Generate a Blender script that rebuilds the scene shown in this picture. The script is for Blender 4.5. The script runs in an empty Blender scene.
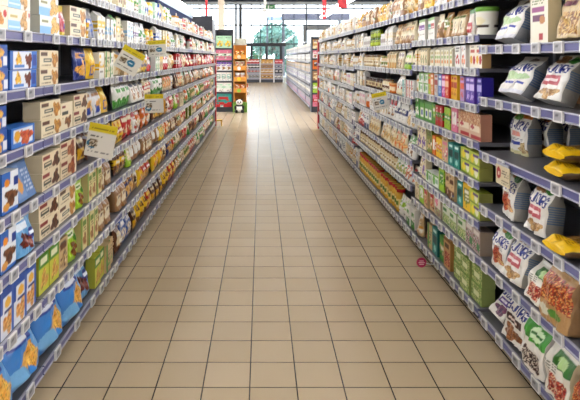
import bpy, bmesh, math, random
from mathutils import Vector, noise, Matrix, Euler

sc = bpy.context.scene
COL = sc.collection
EYE = 1.6            # camera height, metres
FPX = 570.0          # focal length in pixels of a 580 px wide frame

# ------------------------------------------------------------------ helpers
def lin(h):
    h = h.lstrip('#')
    out = []
    for i in (0, 2, 4):
        c = int(h[i:i + 2], 16) / 255.0
        out.append(c / 12.92 if c <= 0.04045 else ((c + 0.055) / 1.055) ** 2.4)
    return tuple(out)

def P(x, y, Y):
    """photo pixel at distance Y -> point"""
    return ((x - 261) * Y / FPX, Y, EYE - (y - 57) * Y / FPX)

def tag(o, label=None, cat=None, group=None, kind=None):
    if label: o['label'] = label
    if cat: o['category'] = cat
    if group: o['group'] = group
    if kind: o['kind'] = kind
    return o

def empty(name, loc, label, cat, group=None, rz=0):
    o = bpy.data.objects.new(name, None)
    o.empty_display_size = 0.1
    COL.objects.link(o)
    o.location = loc
    o.rotation_euler = (0, 0, rz)
    return tag(o, label, cat, group)

def link(name, me, parent=None, loc=(0, 0, 0), rot=(0, 0, 0)):
    o = bpy.data.objects.new(name, me)
    COL.objects.link(o)
    o.location = loc
    o.rotation_euler = rot
    if parent is not None: o.parent = parent
    return o

class MB:
    """collects boxes, prisms and tubes into one mesh"""
    def __init__(s): s.v, s.f, s.m = [], [], []
    def box(s, x0, y0, z0, x1, y1, z1, mi=0):
        b = len(s.v)
        x0, x1 = sorted((x0, x1)); y0, y1 = sorted((y0, y1)); z0, z1 = sorted((z0, z1))
        s.v += [(x0, y0, z0), (x1, y0, z0), (x1, y1, z0), (x0, y1, z0), (x0, y0, z1), (x1, y0, z1), (x1, y1, z1), (x0, y1, z1)]
        for q in ((0, 3, 2, 1), (4, 5, 6, 7), (0, 1, 5, 4), (1, 2, 6, 5), (2, 3, 7, 6), (3, 0, 4, 7)):
            s.f.append(tuple(b + i for i in q)); s.m.append(mi)
        return s
    def prism_y(s, prof, y0, y1, mi=0, mis=None):
        """profile of (x, z), counter-clockwise seen from -y, swept along y"""
        b = len(s.v); n = len(prof)
        s.v += [(x, y0, z) for x, z in prof] + [(x, y1, z) for x, z in prof]
        for i in range(n):
            j = (i + 1) % n
            s.f.append((b + i, b + n + i, b + n + j, b + j)[::-1] if False else (b + i, b + j, b + n + j, b + n + i)[::-1])
            s.m.append(mis[i] if mis else mi)
        s.f.append(tuple(b + i for i in range(n))); s.m.append(mi)
        s.f.append(tuple(b + n + i for i in reversed(range(n)))); s.m.append(mi)
        return s
    def tube(s, pts, r, n=8, mi=0):
        b = len(s.v)
        pts = [Vector(p) for p in pts]
        for k, p in enumerate(pts):
            t = (pts[min(k + 1, len(pts) - 1)] - pts[max(k - 1, 0)]).normalized()
            u = t.cross(Vector((0, 0, 1)))
            if u.length < 1e-3: u = Vector((1, 0, 0))
            u.normalize(); w = t.cross(u)
            for i in range(n):
                a = 2 * math.pi * i / n
                s.v.append(tuple(p + u * (r * math.cos(a)) + w * (r * math.sin(a))))
        for k in range(len(pts) - 1):
            for i in range(n):
                j = (i + 1) % n
                s.f.append((b + k * n + i, b + k * n + j, b + (k + 1) * n + j, b + (k + 1) * n + i)); s.m.append(mi)
        s.f.append(tuple(b + i for i in reversed(range(n)))); s.m.append(mi)
        e = b + (len(pts) - 1) * n
        s.f.append(tuple(e + i for i in range(n))); s.m.append(mi)
        return s
    def lathe(s, prof, cx=0, cy=0, n=16, mi=0):
        b = len(s.v); k = len(prof)
        for r, z in prof:
            for i in range(n):
                a = 2 * math.pi * i / n
                s.v.append((cx + r * math.cos(a), cy + r * math.sin(a), z))
        for j in range(k - 1):
            for i in range(n):
                q = (i + 1) % n
                s.f.append((b + j * n + i, b + j * n + q, b + (j + 1) * n + q, b + (j + 1) * n + i)); s.m.append(mi)
        s.f.append(tuple(b + i for i in reversed(range(n)))); s.m.append(mi)
        s.f.append(tuple(b + (k - 1) * n + i for i in range(n))); s.m.append(mi)
        return s
    def mesh(s, name, mats, smooth=False):
        me = bpy.data.meshes.new(name)
        me.from_pydata(s.v, [], s.f)
        for m in (mats if isinstance(mats, (list, tuple)) else [mats]): me.materials.append(m)
        me.polygons.foreach_set('material_index', s.m)
        if smooth: me.polygons.foreach_set('use_smooth', [True] * len(s.f))
        bm = bmesh.new(); bm.from_mesh(me); bmesh.ops.recalc_face_normals(bm, faces=bm.faces); bm.to_mesh(me); bm.free()
        me.update()
        return me
    def build(s, name, mats, parent=None, loc=(0, 0, 0), rot=(0, 0, 0), smooth=False):
        return link(name, s.mesh(name, mats, smooth), parent, loc, rot)

# ---------------------------------------------------------------- materials
def mat(name, col, rough=0.5, metal=0.0, spec=0.5, emit=None, strength=0.0, bump=0.0, bscale=40.0, var=0.0):
    m = bpy.data.materials.new(name); m.use_nodes = True
    nt = m.node_tree; b = nt.nodes['Principled BSDF']
    c = lin(col) if isinstance(col, str) else col
    b.inputs['Base Color'].default_value = (*c, 1)
    b.inputs['Roughness'].default_value = rough
    b.inputs['Metallic'].default_value = metal
    b.inputs['Specular IOR Level'].default_value = spec
    if emit:
        b.inputs['Emission Color'].default_value = (*lin(emit), 1)
        b.inputs['Emission Strength'].default_value = strength
    if bump or var:
        tc = nt.nodes.new('ShaderNodeTexCoord'); nz = nt.nodes.new('ShaderNodeTexNoise')
        nz.inputs['Scale'].default_value = bscale; nz.inputs['Detail'].default_value = 3
        nt.links.new(tc.outputs['Object'], nz.inputs['Vector'])
        if bump:
            bp = nt.nodes.new('ShaderNodeBump'); bp.inputs['Strength'].default_value = bump; bp.inputs['Distance'].default_value = 0.01
            nt.links.new(nz.outputs['Fac'], bp.inputs['Height']); nt.links.new(bp.outputs['Normal'], b.inputs['Normal'])
        if var:
            mx = nt.nodes.new('ShaderNodeMix'); mx.data_type = 'RGBA'
            mx.inputs['A'].default_value = (*[k * (1 - var) for k in c], 1)
            mx.inputs['B'].default_value = (*[min(1, k * (1 + var)) for k in c], 1)
            nt.links.new(nz.outputs['Fac'], mx.inputs['Factor']); nt.links.new(mx.outputs['Result'], b.inputs['Base Color'])
    return m

def print_mat(name, rough, spec, bump=0.0, coat=0.0):
    m = bpy.data.materials.new(name); m.use_nodes = True
    nt = m.node_tree; b = nt.nodes['Principled BSDF']
    a = nt.nodes.new('ShaderNodeAttribute'); a.attribute_name = 'print'
    nt.links.new(a.outputs['Color'], b.inputs['Base Color'])
    b.inputs['Roughness'].default_value = rough; b.inputs['Specular IOR Level'].default_value = spec
    b.inputs['Coat Weight'].default_value = coat
    if bump:
        tc = nt.nodes.new('ShaderNodeTexCoord'); nz = nt.nodes.new('ShaderNodeTexNoise')
        nz.inputs['Scale'].default_value = 28; nz.inputs['Detail'].default_value = 2
        bp = nt.nodes.new('ShaderNodeBump'); bp.inputs['Strength'].default_value = bump; bp.inputs['Distance'].default_value = 0.006
        nt.links.new(tc.outputs['Object'], nz.inputs['Vector']); nt.links.new(nz.outputs['Fac'], bp.inputs['Height'])
        nt.links.new(bp.outputs['Normal'], b.inputs['Normal'])
    return m

M_CARD = print_mat('printed_card', 0.45, 0.4)
M_FILM = print_mat('printed_film', 0.28, 0.55, bump=0.9)
M_GLASSY = print_mat('printed_jar', 0.15, 0.5)
M_SHELF = mat('shelf_metal', '6c6c72', 0.38, 0.35, var=0.05, bscale=6)
M_BACK = mat('rack_back', '5d5e66', 0.6)
M_RAIL = mat('rail_violet', '61628f', 0.4, 0.0, var=0.10, bscale=9)
M_RAILEDGE = mat('rail_edge', 'a4a5b4', 0.35)
M_UPRIGHT = mat('upright_metal', 'a9abb2', 0.4, 0.3)
M_DARK = mat('dark_metal', '33353d', 0.5)
M_PLINTH = mat('plinth', '3a3836', 0.6)
M_RED = mat('red_paint', 'c8303a', 0.4)
M_WHITE = mat('white_paint', 'e4e4e2', 0.5)
M_CREAM = mat('column_paint', 'd9cfbd', 0.7, var=0.04, bscale=3)
M_GREY = mat('frame_grey', '6c7078', 0.5)
M_LGREY = mat('light_grey_paint', 'c6ccd2', 0.5)
M_TUBE = mat('light_tube', 'ffffff', 0.4, emit='f3f6ff', strength=17.0)
M_WALL = mat('wall_paint', 'd8d6d0', 0.8, var=0.03, bscale=2)
M_CEIL = mat('ceiling_paint', 'dcdcda', 0.85, var=0.04, bscale=2)

def floor_mat():
    m = bpy.data.materials.new('floor_tiles'); m.use_nodes = True
    nt = m.node_tree; b = nt.nodes['Principled BSDF']; N = nt.nodes.new; L = nt.links.new
    tc = N('ShaderNodeTexCoord'); mp = N('ShaderNodeMapping')
    mp.inputs['Location'].default_value = (0.0542, -2.760 + 0.2277 * 60, 0)
    br = N('ShaderNodeTexBrick'); br.offset = 0.0; br.squash = 1.0
    br.inputs['Scale'].default_value = 1.0; br.inputs['Mortar Size'].default_value = 0.0034
    br.inputs['Mortar Smooth'].default_value = 0.15; br.inputs['Bias'].default_value = 0.0
    br.inputs['Brick Width'].default_value = 0.2277; br.inputs['Row Height'].default_value = 0.2277
    br.inputs['Color1'].default_value = (*lin('c3b091'), 1); br.inputs['Color2'].default_value = (*lin('cab799'), 1)
    br.inputs['Mortar'].default_value = (*lin('32281f'), 1)
    L(tc.outputs['Object'], mp.inputs['Vector']); L(mp.outputs['Vector'], br.inputs['Vector'])
    nz = N('ShaderNodeTexNoise'); nz.inputs['Scale'].default_value = 1.3; nz.inputs['Detail'].default_value = 6
    L(tc.outputs['Object'], nz.inputs['Vector'])
    mx = N('ShaderNodeMix'); mx.data_type = 'RGBA'; mx.blend_type = 'MULTIPLY'; mx.inputs['Factor'].default_value = 0.5
    cr = N('ShaderNodeValToRGB'); cr.color_ramp.elements[0].position = 0.3; cr.color_ramp.elements[1].position = 0.7
    cr.color_ramp.elements[0].color = (0.93, 0.92, 0.91, 1); cr.color_ramp.elements[1].color = (1, 1, 1, 1)
    L(nz.outputs['Fac'], cr.inputs['Fac']); L(br.outputs['Color'], mx.inputs['A']); L(cr.outputs['Color'], mx.inputs['B'])
    L(mx.outputs['Result'], b.inputs['Base Color'])
    n2 = N('ShaderNodeTexNoise'); n2.inputs['Scale'].default_value = 5; L(tc.outputs['Object'], n2.inputs['Vector'])
    mr = N('ShaderNodeMapRange'); mr.inputs['To Min'].default_value = 0.20; mr.inputs['To Max'].default_value = 0.25
    L(n2.outputs['Fac'], mr.inputs['Value']); L(mr.outputs['Result'], b.inputs['Roughness'])
    bp = N('ShaderNodeBump'); bp.invert = True; bp.inputs['Strength'].default_value = 0.4; bp.inputs['Distance'].default_value = 0.002
    L(br.outputs['Fac'], bp.inputs['Height']); L(bp.outputs['Normal'], b.inputs['Normal'])
    b.inputs['Specular IOR Level'].default_value = 0.32
    return m

def glass_mat():
    m = bpy.data.materials.new('window_glass'); m.use_nodes = True
    nt = m.node_tree; nt.nodes.remove(nt.nodes['Principled BSDF']); N = nt.nodes.new; L = nt.links.new
    t = N('ShaderNodeBsdfTransparent'); t.inputs['Color'].default_value = (0.93, 0.96, 0.97, 1)
    g = N('ShaderNodeBsdfGlossy'); g.inputs['Roughness'].default_value = 0.03
    x = N('ShaderNodeMixShader'); x.inputs['Fac'].default_value = 0.06
    L(t.outputs[0], x.inputs[1]); L(g.outputs[0], x.inputs[2]); L(x.outputs[0], nt.nodes['Material Output'].inputs['Surface'])
    return m
M_GLASS = glass_mat()

# ------------------------------------------------------------- printed art
FONT = {'B': '111110 110011 110011 111110 110011 110011 111110', 'J': '000111 000011 000011 000011 110011 110011 011110',
        'O': '011110 110011 110011 110011 110011 110011 011110', 'R': '111110 110011 110011 111110 111100 110110 110011',
        'G': '011110 110011 110000 110111 110011 110011 011110'}
C = dict(white='eceae4', cream='e6d9b8', beige='cdb48a', kraft='a98258', brown='6f4428', choc='4a2a1c', yellow='e8c22c', gold='cf9b30', orange='dd7a22',
         red='c02a2c', pink='d8809a', purple='6c3a94', violet='8a6ab8', blue='2f62b0', navy='1f2f70', sky='9cc6e6', teal='2a9a94', green='4f9a3c',
         lime='a4c83a', olive='7f8a34', grey='9a9aa0', black='2a282a', tan='c39a62', mint='b8dcc0')

class Art:
    def __init__(s, nx, ny, base):
        s.nx, s.ny = nx, ny
        s.p = [[lin(base)] * (nx + 1) for _ in range(ny + 1)]
    def each(s):
        for j in range(s.ny + 1):
            for i in range(s.nx + 1):
                yield i, j, i / s.nx, j / s.ny
    def run(s, ops, rng):
        for op in filter(None, (o.strip() for o in ops.split(';'))):
            a = op.split(); k = a[0]
            hexc = lambda t: lin(C.get(t, t))
            if k == 'R':
                x0, y0, x1, y1 = map(float, a[1:5]); c = hexc(a[5])
                for i, j, u, v in s.each():
                    if x0 <= u <= x1 and y0 <= v <= y1: s.p[j][i] = c
            elif k == 'E':
                cx, cy, rx, ry = map(float, a[1:5]); c = hexc(a[5]); c2 = hexc(a[6]) if len(a) > 6 else None
                f1, f2 = rng.uniform(0, 6), rng.uniform(0, 6)
                for i, j, u, v in s.each():
                    X, Y = (u - cx) / rx, (v - cy) / ry
                    th = math.atan2(Y, X)
                    lim = 1 if c2 is None else 1 + .22 * math.sin(3 * th + f1) + .14 * math.sin(5 * th + f2)
                    if math.hypot(X, Y) <= lim:
                        if c2 is None: s.p[j][i] = c
                        else:
                            q = min(1, max(0, .5 + .9 * noise.noise(Vector((X * 2.3 + f1, Y * 2.3, f2))) + rng.uniform(-.35, .35)))
                            k2 = 1.25 if rng.random() < .12 else (.45 if rng.random() < .14 else 1)
                            s.p[j][i] = tuple(min(1, (x + (y - x) * q) * k2) for x, y in zip(c, c2))
            elif k == 'S':
                x0, y0, x1, y1 = map(float, a[1:5]); cs = [hexc(t) for t in a[5:]]
                for i, j, u, v in s.each():
                    if x0 <= u <= x1 and y0 <= v <= y1: s.p[j][i] = rng.choice(cs)
            elif k == 'L':      # illegible small print: broken lines
                x0, y0, x1, y1 = map(float, a[1:5]); c = hexc(a[5])
                for i, j, u, v in s.each():
                    if x0 <= u <= x1 and y0 <= v <= y1 and j % 2 == 0 and rng.random() < .7: s.p[j][i] = c
            elif k == 'T':
                txt = a[1]; cx, cy, w, h = map(float, a[2:6]); c = hexc(a[6])
                rows = [FONT[ch].split() for ch in txt]
                tw = sum(len(r[0]) + 1 for r in rows) - 1
                bits = ['0'.join(r[k2] for r in rows) for k2 in range(7)]
                for i, j, u, v in s.each():
                    x = (u - cx) / w + .5; y = (v - cy) / h + .5
                    if 0 <= x < 1 and 0 <= y < 1:
                        if bits[6 - int(y * 7)][int(x * tw)] == '1': s.p[j][i] = c
        return s

def prof(shape, v):
    """(half width factor, depth factor) at height v"""
    if shape in ('box', 'case'): return 1.0, 1.0
    if shape == 'gable': return 1.0, (1.0 if v < .82 else max(.04, 1 - (v - .82) / .15))
    if shape == 'pillow':
        t = max(0.0, math.sin(math.pi * min(1, max(0, (v - .05) / .9)))) ** .55
        return 1.0 - .07 * t, max(.05, t)
    if shape == 'pouch':
        t = 1.0 if v < .12 else max(.05, 1 - ((v - .12) / .82) ** 1.6)
        return 1.0 - .03 * math.sin(math.pi * v), max(.05, t * (.8 + .2 * min(1, v / .1)))
    if shape == 'sack':
        t = min(1.0, .42 + v / .2) if v < .7 else max(.06, 1 - ((v - .7) / .24) ** 1.4)
        return 1 - .08 * max(0, (v - .7) / .3), t
    if shape == 'gusset':
        t = 1.0 if v < .6 else max(.05, 1 - ((v - .6) / .33) ** 1.35) if v < .93 else .05
        return (1.0 - .05 * max(0, (v - .6) / .4)) * (.95 + .05 * min(1, v / .06)), t
    if shape == 'jar':
        if v < .04: r = .9 + v * 2.5
        elif v < .70: r = 1.0
        elif v < .80: r = 1.0 - (v - .70) * 1.6
        elif v < .82: r = .82
        else: r = .90
        return r, r
    if shape == 'tub':
        r = (.88 + .12 * v / .86) if v < .86 else 1.05
        return r, r
    if shape == 'bottle':
        if v < .58: r = 1.0
        elif v < .80: r = 1 - (v - .58) / .22 * .58
        else: r = .42 if v < .86 else .46
        return r, r
    return 1, 1

ROUND = ('jar', 'tub', 'bottle')
def package(name, shape, W, H, D, art, side, top, seed=0):
    nx, ny = art.nx, art.ny
    rnd = shape in ROUND
    flat = shape in ('box', 'case')
    nb = nx if rnd else (1 if flat or shape == 'gable' else 6)
    verts, faces, cols = [], [], []
    soft = shape in ('pillow', 'pouch', 'gusset', 'sack')
    for j in range(ny + 1):
        v = j / ny
        w, t = prof(shape, v)
        for i in range(nx + 1):
            if rnd:
                a = math.pi * i / nx
                x, y = -math.cos(a) * w * W / 2, -math.sin(a) * t * D / 2
            else:
                s = -1 + 2 * i / nx
                x = s * w * W / 2
                if flat or shape == 'gable': y = -t * D / 2
                else:
                    e = {'pillow': 2.2, 'pouch': 3, 'sack': 3.2}.get(shape, 9)
                    g = max(0.0, 1 - abs(s) ** e) ** (.6 if shape != 'gusset' else .5)
                    keep = {'pillow': 0.0, 'pouch': .12, 'sack': .15}.get(shape, .72)
                    y = -D / 2 * t * (keep + (1 - keep) * g)
                    q = noise.noise(Vector((s * 2.2 + seed, v * 3.1, seed * 1.7))) + .5 * noise.noise(Vector((s * 5 + seed, v * 7, seed)))
                    y += q * min(D * .22, .016) * min(1, t * 1.4)
            verts.append((x, y, v * H))
        for i in range(nb + 1):
            if rnd:
                if i in (0, nb): continue
                a = math.pi * i / nb
                x, y = math.cos(a) * w * W / 2, math.sin(a) * t * D / 2
            else:
                s = 1 - 2 * i / nb
                x = s * w * W / 2
                if flat or shape == 'gable': y = t * D / 2
                else:
                    keep = {'pillow': .02, 'pouch': .14, 'sack': .17}.get(shape, .74)
                    g = max(0.0, 1 - abs(s) ** 3) ** .6
                    y = D / 2 * t * (keep + (1 - keep) * g) + .0008
            verts.append((x, y, v * H))
    m = len(verts) // (ny + 1)
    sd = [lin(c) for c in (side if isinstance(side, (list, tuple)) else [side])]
    for j in range(ny):
        for i in range(m):
            k = (i + 1) % m
            a, b, c, d = j * m + i, j * m + k, (j + 1) * m + k, (j + 1) * m + i
            faces.append((a, b, c, d))
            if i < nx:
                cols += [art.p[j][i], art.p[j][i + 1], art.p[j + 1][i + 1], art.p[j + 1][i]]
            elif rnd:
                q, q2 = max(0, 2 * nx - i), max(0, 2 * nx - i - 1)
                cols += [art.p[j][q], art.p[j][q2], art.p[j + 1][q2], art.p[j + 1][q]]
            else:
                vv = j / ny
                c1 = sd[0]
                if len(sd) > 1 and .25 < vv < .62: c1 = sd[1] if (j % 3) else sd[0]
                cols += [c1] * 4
    tp = lin(top)
    faces.append(tuple(reversed(range(m)))); cols += [tp] * m
    faces.append(tuple(ny * m + i for i in range(m))); cols += [tp] * m
    me = bpy.data.meshes.new(name)
    me.from_pydata(verts, [], faces)
    at = me.color_attributes.new('print', 'FLOAT_COLOR', 'CORNER')
    flatc = []
    for c in cols: flatc += [c[0] ** 1.18, c[1] ** 1.18, c[2] ** 1.18, 1.0]
    at.data.foreach_set('color', flatc)
    if soft or rnd:
        sm = [True] * len(faces); sm[-1] = sm[-2] = False
        me.polygons.foreach_set('use_smooth', sm)
    me.materials.append(M_GLASSY if rnd else (M_FILM if soft else M_CARD))
    me.update()
    return me

DES = {}
class Design: pass
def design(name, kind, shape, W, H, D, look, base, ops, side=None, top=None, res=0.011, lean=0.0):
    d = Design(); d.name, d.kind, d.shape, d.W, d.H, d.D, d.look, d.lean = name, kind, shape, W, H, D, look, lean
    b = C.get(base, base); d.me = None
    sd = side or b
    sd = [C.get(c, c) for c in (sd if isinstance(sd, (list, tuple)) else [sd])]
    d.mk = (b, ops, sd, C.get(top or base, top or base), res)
    DES[name] = d
    return d
def mesh_of(d):
    if d.me is None:
        b, ops, sd, tp, res = d.mk
        rng = random.Random(d.name)
        nx = max(8, min(72, round(d.W / res))); ny = max(8, min(70, round(d.H / res)))
        d.me = package(d.kind, d.shape, d.W, d.H, d.D, Art(nx, ny, b).run(ops, rng), sd, tp, seed=rng.random() * 50)
    return d.me

# shapes used by the general stock: kind, shape, W, H, D, words used in labels
STOCK = {
    'bag': ('snack_bag', 'pillow', .165, .205, .07, 'snack bag', .10), 'bigbag': ('snack_bag', 'pillow', .21, .20, .08, 'snack bag', .16),
    'pouch': ('food_pouch', 'pouch', .13, .20, .065, 'pouch', .06), 'kraftbag': ('flour_bag', 'gusset', .13, .20, .07, 'paper bag', .05),
    'box': ('food_box', 'box', .12, .175, .05, 'box', 0), 'slim': ('tea_box', 'box', .072, .15, .06, 'tea box', 0), 'flat': ('biscuit_box', 'box', .20, .085, .09, 'biscuit box', 0),
    'carton': ('drink_carton', 'gable', .085, .20, .07, 'carton', 0), 'jar': ('glass_jar', 'jar', .078, .125, .078, 'jar', 0), 'tub': ('food_tub', 'tub', .10, .10, .10, 'tub', 0),
    'bottle': ('plastic_bottle', 'bottle', .08, .205, .08, 'bottle', 0), 'pack': ('rice_packet', 'pillow', .11, .17, .045, 'packet', .08), 'cereal': ('cereal_box', 'box', .175, .215, .055, 'cereal box', 0),
    'cracker': ('cracker_packet', 'gusset', .085, .19, .06, 'cracker packet', .02),
}
MOTIF = {
    'band': lambda a: f"R 0 .42 1 .66 {a}; L .15 .2 .85 .32 8a8078; R .2 .5 .8 .58 white",
    'oval': lambda a: f"E .55 .34 .36 .24 {a} e0c48a; R .12 .68 .85 .82 {a}; L .15 .86 .8 .94 6a6058",
    'stripe': lambda a: f"R .1 0 .38 1 {a}; L .45 .55 .92 .8 7a7068; E .68 .28 .2 .16 {a} f0e0b0",
    'top': lambda a: f"R 0 .72 1 1 {a}; R .15 .56 .85 .66 {a}; E .5 .3 .3 .18 c89858 7a4a28",
    'panel': lambda a: f"R .14 .3 .86 .8 {a}; R .22 .62 .78 .72 white; L .22 .36 .78 .55 f2eee0",
    'spots': lambda a: f"E .3 .3 .17 .13 {a}; E .7 .26 .17 .13 {a}; E .5 .5 .15 .11 {a}; L .15 .75 .85 .92 50483f",
    'lid': lambda a: f"R 0 .82 1 1 {a}; R 0 .18 1 .62 f0ead8; R .25 .3 .75 .52 {a}",
    'foot': lambda a: f"R 0 0 1 .36 {a}; R .15 .6 .8 .76 {a}; L .15 .82 .8 .92 6a6058",
}
MWORD = {'band': 'band', 'oval': 'oval', 'stripe': 'stripe', 'top': 'top', 'panel': 'panel', 'spots': 'spots', 'lid': 'lid', 'foot': 'foot'}
def stock(spec):
    """'bag:yellow:red:band' -> a design"""
    if spec in DES: return DES[spec]
    k, b, a, m = spec.split(':')
    kind, shape, W, H, D, word, lean = STOCK[k]
    r = random.Random(spec)
    s = r.uniform(.93, 1.07)
    ex = ''
    for q in range(7):
        x, y = r.uniform(.02, .8), r.uniform(.04, .86)
        cc = r.choice([C[a], C[b], '3a2c24', 'f0ece2', C[a], r.choice(['b84030', '5a8a3a', 'd8a040', '4a5a90', '6a4428'])])
        ex += (f"; R {x:.2f} {y:.2f} {x + r.uniform(.08, .35):.2f} {y + r.uniform(.04, .12):.2f} {cc}" if q % 3 else f"; E {x:.2f} {y:.2f} {r.uniform(.06, .16):.2f} {r.uniform(.04, .1):.2f} {cc} {C[b]}")
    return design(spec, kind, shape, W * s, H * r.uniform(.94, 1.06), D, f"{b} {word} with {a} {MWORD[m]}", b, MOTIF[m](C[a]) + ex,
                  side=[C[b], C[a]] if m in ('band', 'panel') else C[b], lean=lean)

# ---- named near designs -------------------------------------------------
HI = .0062
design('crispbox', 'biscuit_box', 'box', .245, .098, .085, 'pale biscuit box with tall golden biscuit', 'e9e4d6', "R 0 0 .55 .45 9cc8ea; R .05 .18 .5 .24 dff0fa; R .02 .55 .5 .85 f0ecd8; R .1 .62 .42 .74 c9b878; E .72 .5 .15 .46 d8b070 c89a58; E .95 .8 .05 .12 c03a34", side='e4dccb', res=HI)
design('orangebox', 'biscuit_box', 'box', .245, .098, .085, 'cream biscuit box with round orange biscuit', 'ece4d0', "E .62 .45 .2 .42 c98434 e0b060; E .9 .7 .07 .16 c8403a; R .04 .6 .36 .84 c9b878; R .04 .1 .36 .3 a8cde8", side='e4dccb', res=HI)
design('bluecrisp', 'biscuit_box', 'box', .25, .092, .085, 'pale blue biscuit box with golden crackers', 'dfe6e6', "R 0 0 .55 .42 8fbfe4; R .05 .58 .5 .84 eef0e4; R .1 .64 .42 .76 9a9a70; E .76 .5 .22 .46 d8a848 e6c880", side='d8d8cc', res=HI)
design('creamoat', 'biscuit_box', 'box', .27, .086, .085, 'cream oat biscuit box with golden oats', 'e8dcc0', "R .05 .68 .4 .86 6a4a3a; R .2 .3 .62 .5 3f5a5a; R .24 .36 .56 .44 e8dcc0; E .8 .45 .17 .42 d8a850 b07830; L .1 .08 .6 .2 8a7a60", side='d9ccb0', res=HI)
design('creamchoc', 'biscuit_box', 'box', .25, .086, .085, 'cream biscuit box with chocolate biscuits', 'e6d8bc', "R .05 .7 .4 .86 8a2f2c; R .1 .28 .52 .5 4a4a40; R .14 .36 .46 .43 e6d8bc; E .78 .42 .19 .4 7a4a2c 4a2a1a; L .1 .08 .5 .18 8a7a60", side='d6c8aa', res=HI)
design('creamred', 'biscuit_box', 'box', .25, .096, .085, 'cream biscuit box with red fruit biscuits', 'e6d6ba', "R .05 .72 .4 .88 8a2f2c; R .08 .3 .42 .52 4f4a40; R .12 .38 .38 .45 e6d6ba; E .7 .44 .24 .42 8a3a26 c08050; L .1 .08 .45 .18 8a7a60", side='d6c8aa', res=HI)
design('talloat', 'biscuit_box', 'box', .2, .145, .09, 'tall cream biscuit box with cocoa biscuits', 'e8dcc2', "R .1 .8 .4 .9 8a2f2c; R .12 .55 .62 .68 3f4a44; E .62 .28 .26 .2 6f4426 a87848; L .12 .42 .5 .5 7a6a52", side='d6c8aa', res=HI)
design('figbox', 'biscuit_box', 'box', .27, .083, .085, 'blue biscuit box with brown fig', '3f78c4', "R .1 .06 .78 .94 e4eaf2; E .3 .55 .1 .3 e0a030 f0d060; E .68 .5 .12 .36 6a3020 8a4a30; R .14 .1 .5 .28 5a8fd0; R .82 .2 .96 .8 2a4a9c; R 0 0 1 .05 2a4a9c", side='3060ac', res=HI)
design('wheatblue', 'biscuit_box', 'box', .24, .095, .085, 'deep blue biscuit box with golden biscuit', '2f62b0', "E .55 .5 .3 .42 d89a3c f0c870; R .02 .6 .24 .9 e8eaf0; R .84 .1 .98 .5 e8eaf0", side='274f98', res=HI)
design('berryblue', 'biscuit_box', 'box', .25, .088, .085, 'blue biscuit box with red berries', '3f7fcc', "R .08 .1 .9 .9 dfe6f0; E .62 .46 .26 .36 b8402c d88050; E .24 .56 .12 .28 e0a830; R .1 .1 .4 .24 4a86cc", side='2f62b0', res=HI)
design('chocblue', 'biscuit_box', 'box', .145, .17, .07, 'blue and white box with chocolate biscuit', 'e6eaf0', "R 0 .68 .5 1 3a74c0; E .56 .36 .34 .2 5a3824 8a5a3a; E .3 .74 .16 .09 e89a2c; R .72 .6 1 .84 2c4c9c; R 0 0 1 .1 3f78c4; E .25 .16 .2 .1 d8a050", side='3a70b8', res=HI)
design('grainblue', 'biscuit_box', 'box', .125, .205, .07, 'blue and white box with orange biscuits', 'dde2ea', "R 0 .8 1 1 3a5fa8; R 0 .5 .18 .8 3a5fa8; E .55 .26 .36 .2 c8843c e2b878; E .55 .66 .24 .1 e8b850; R .3 .48 .8 .54 2c3c80; R .82 0 1 1 4a6ab0", side='34549c', res=HI)
design('thinblue', 'cracker_packet', 'box', .20, .175, .028, 'thin blue grey cracker packet', '5f83b4', "R .08 .1 .5 .9 7a9ac4; L .55 .2 .95 .8 c8d4e4; E .3 .4 .16 .2 d8a050", side=['8fa6c4', '6a86b0'], top='7f98ba', res=.009)
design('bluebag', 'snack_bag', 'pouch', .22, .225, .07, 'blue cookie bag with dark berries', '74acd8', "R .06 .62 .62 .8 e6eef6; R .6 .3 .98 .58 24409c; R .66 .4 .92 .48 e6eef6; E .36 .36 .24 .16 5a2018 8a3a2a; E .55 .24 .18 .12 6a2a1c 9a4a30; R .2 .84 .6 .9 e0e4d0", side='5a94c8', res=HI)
design('bluesack', 'biscuit_bag', 'sack', .30, .275, .17, 'big blue bag of golden biscuits', '4a8ed0', "E .55 .38 .28 .2 d89838 f0c870; R .1 .66 .7 .84 2a4aa0; R .16 .72 .6 .78 e8ecf4; E .2 .2 .2 .16 86bce4; E .82 .6 .14 .2 6aa8dc", side='3f7cc4', res=HI, lean=.24)
design('limebag', 'snack_bag', 'pouch', .17, .215, .06, 'lime green snack bag with brown cakes', 'a8cc3c', "E .55 .3 .3 .18 6a3a20 a87040; R .15 .62 .75 .78 f0f0dc; R .2 .66 .7 .73 4a8a2c; R 0 .88 1 1 7ab02c; E .8 .55 .14 .1 4a8a2c", side='8ab830', res=HI)
design('greenbeige', 'food_box', 'box', .11, .20, .06, 'beige box with green side bar', 'dccf9c', "R 0 0 .26 1 7a9c3a; R .34 .72 .92 .86 6a8a3a; E .62 .3 .26 .18 c08848 8a5a30; L .36 .5 .9 .64 6a5a40", side='c8ba86', res=.008)
design('greenyellow', 'food_box', 'box', .12, .19, .06, 'green and yellow cereal bar box', 'c8c850', "R 0 .66 1 1 5a9434; E .55 .32 .34 .22 c08838 e0c070; R .15 .74 .8 .88 e8e8c8", side='b0b048', res=.008)
design('goldblue', 'snack_bag', 'pillow', .20, .21, .06, 'dark blue bag with golden cakes', '26408c', "E .5 .34 .36 .24 d89030 f0c060; R .15 .66 .8 .84 c8882c; E .5 .75 .2 .06 26408c", side='26408c', res=HI, lean=.08)
design('yellowbag', 'snack_bag', 'pillow', .15, .21, .06, 'yellow bag with round face of biscuit', 'e6bc28', "E .5 .7 .28 .12 f2e07a; R .25 .1 .75 .44 3a52a0; E .5 .28 .2 .12 e0b060", side='d4a820', res=HI, lean=.08)
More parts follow.
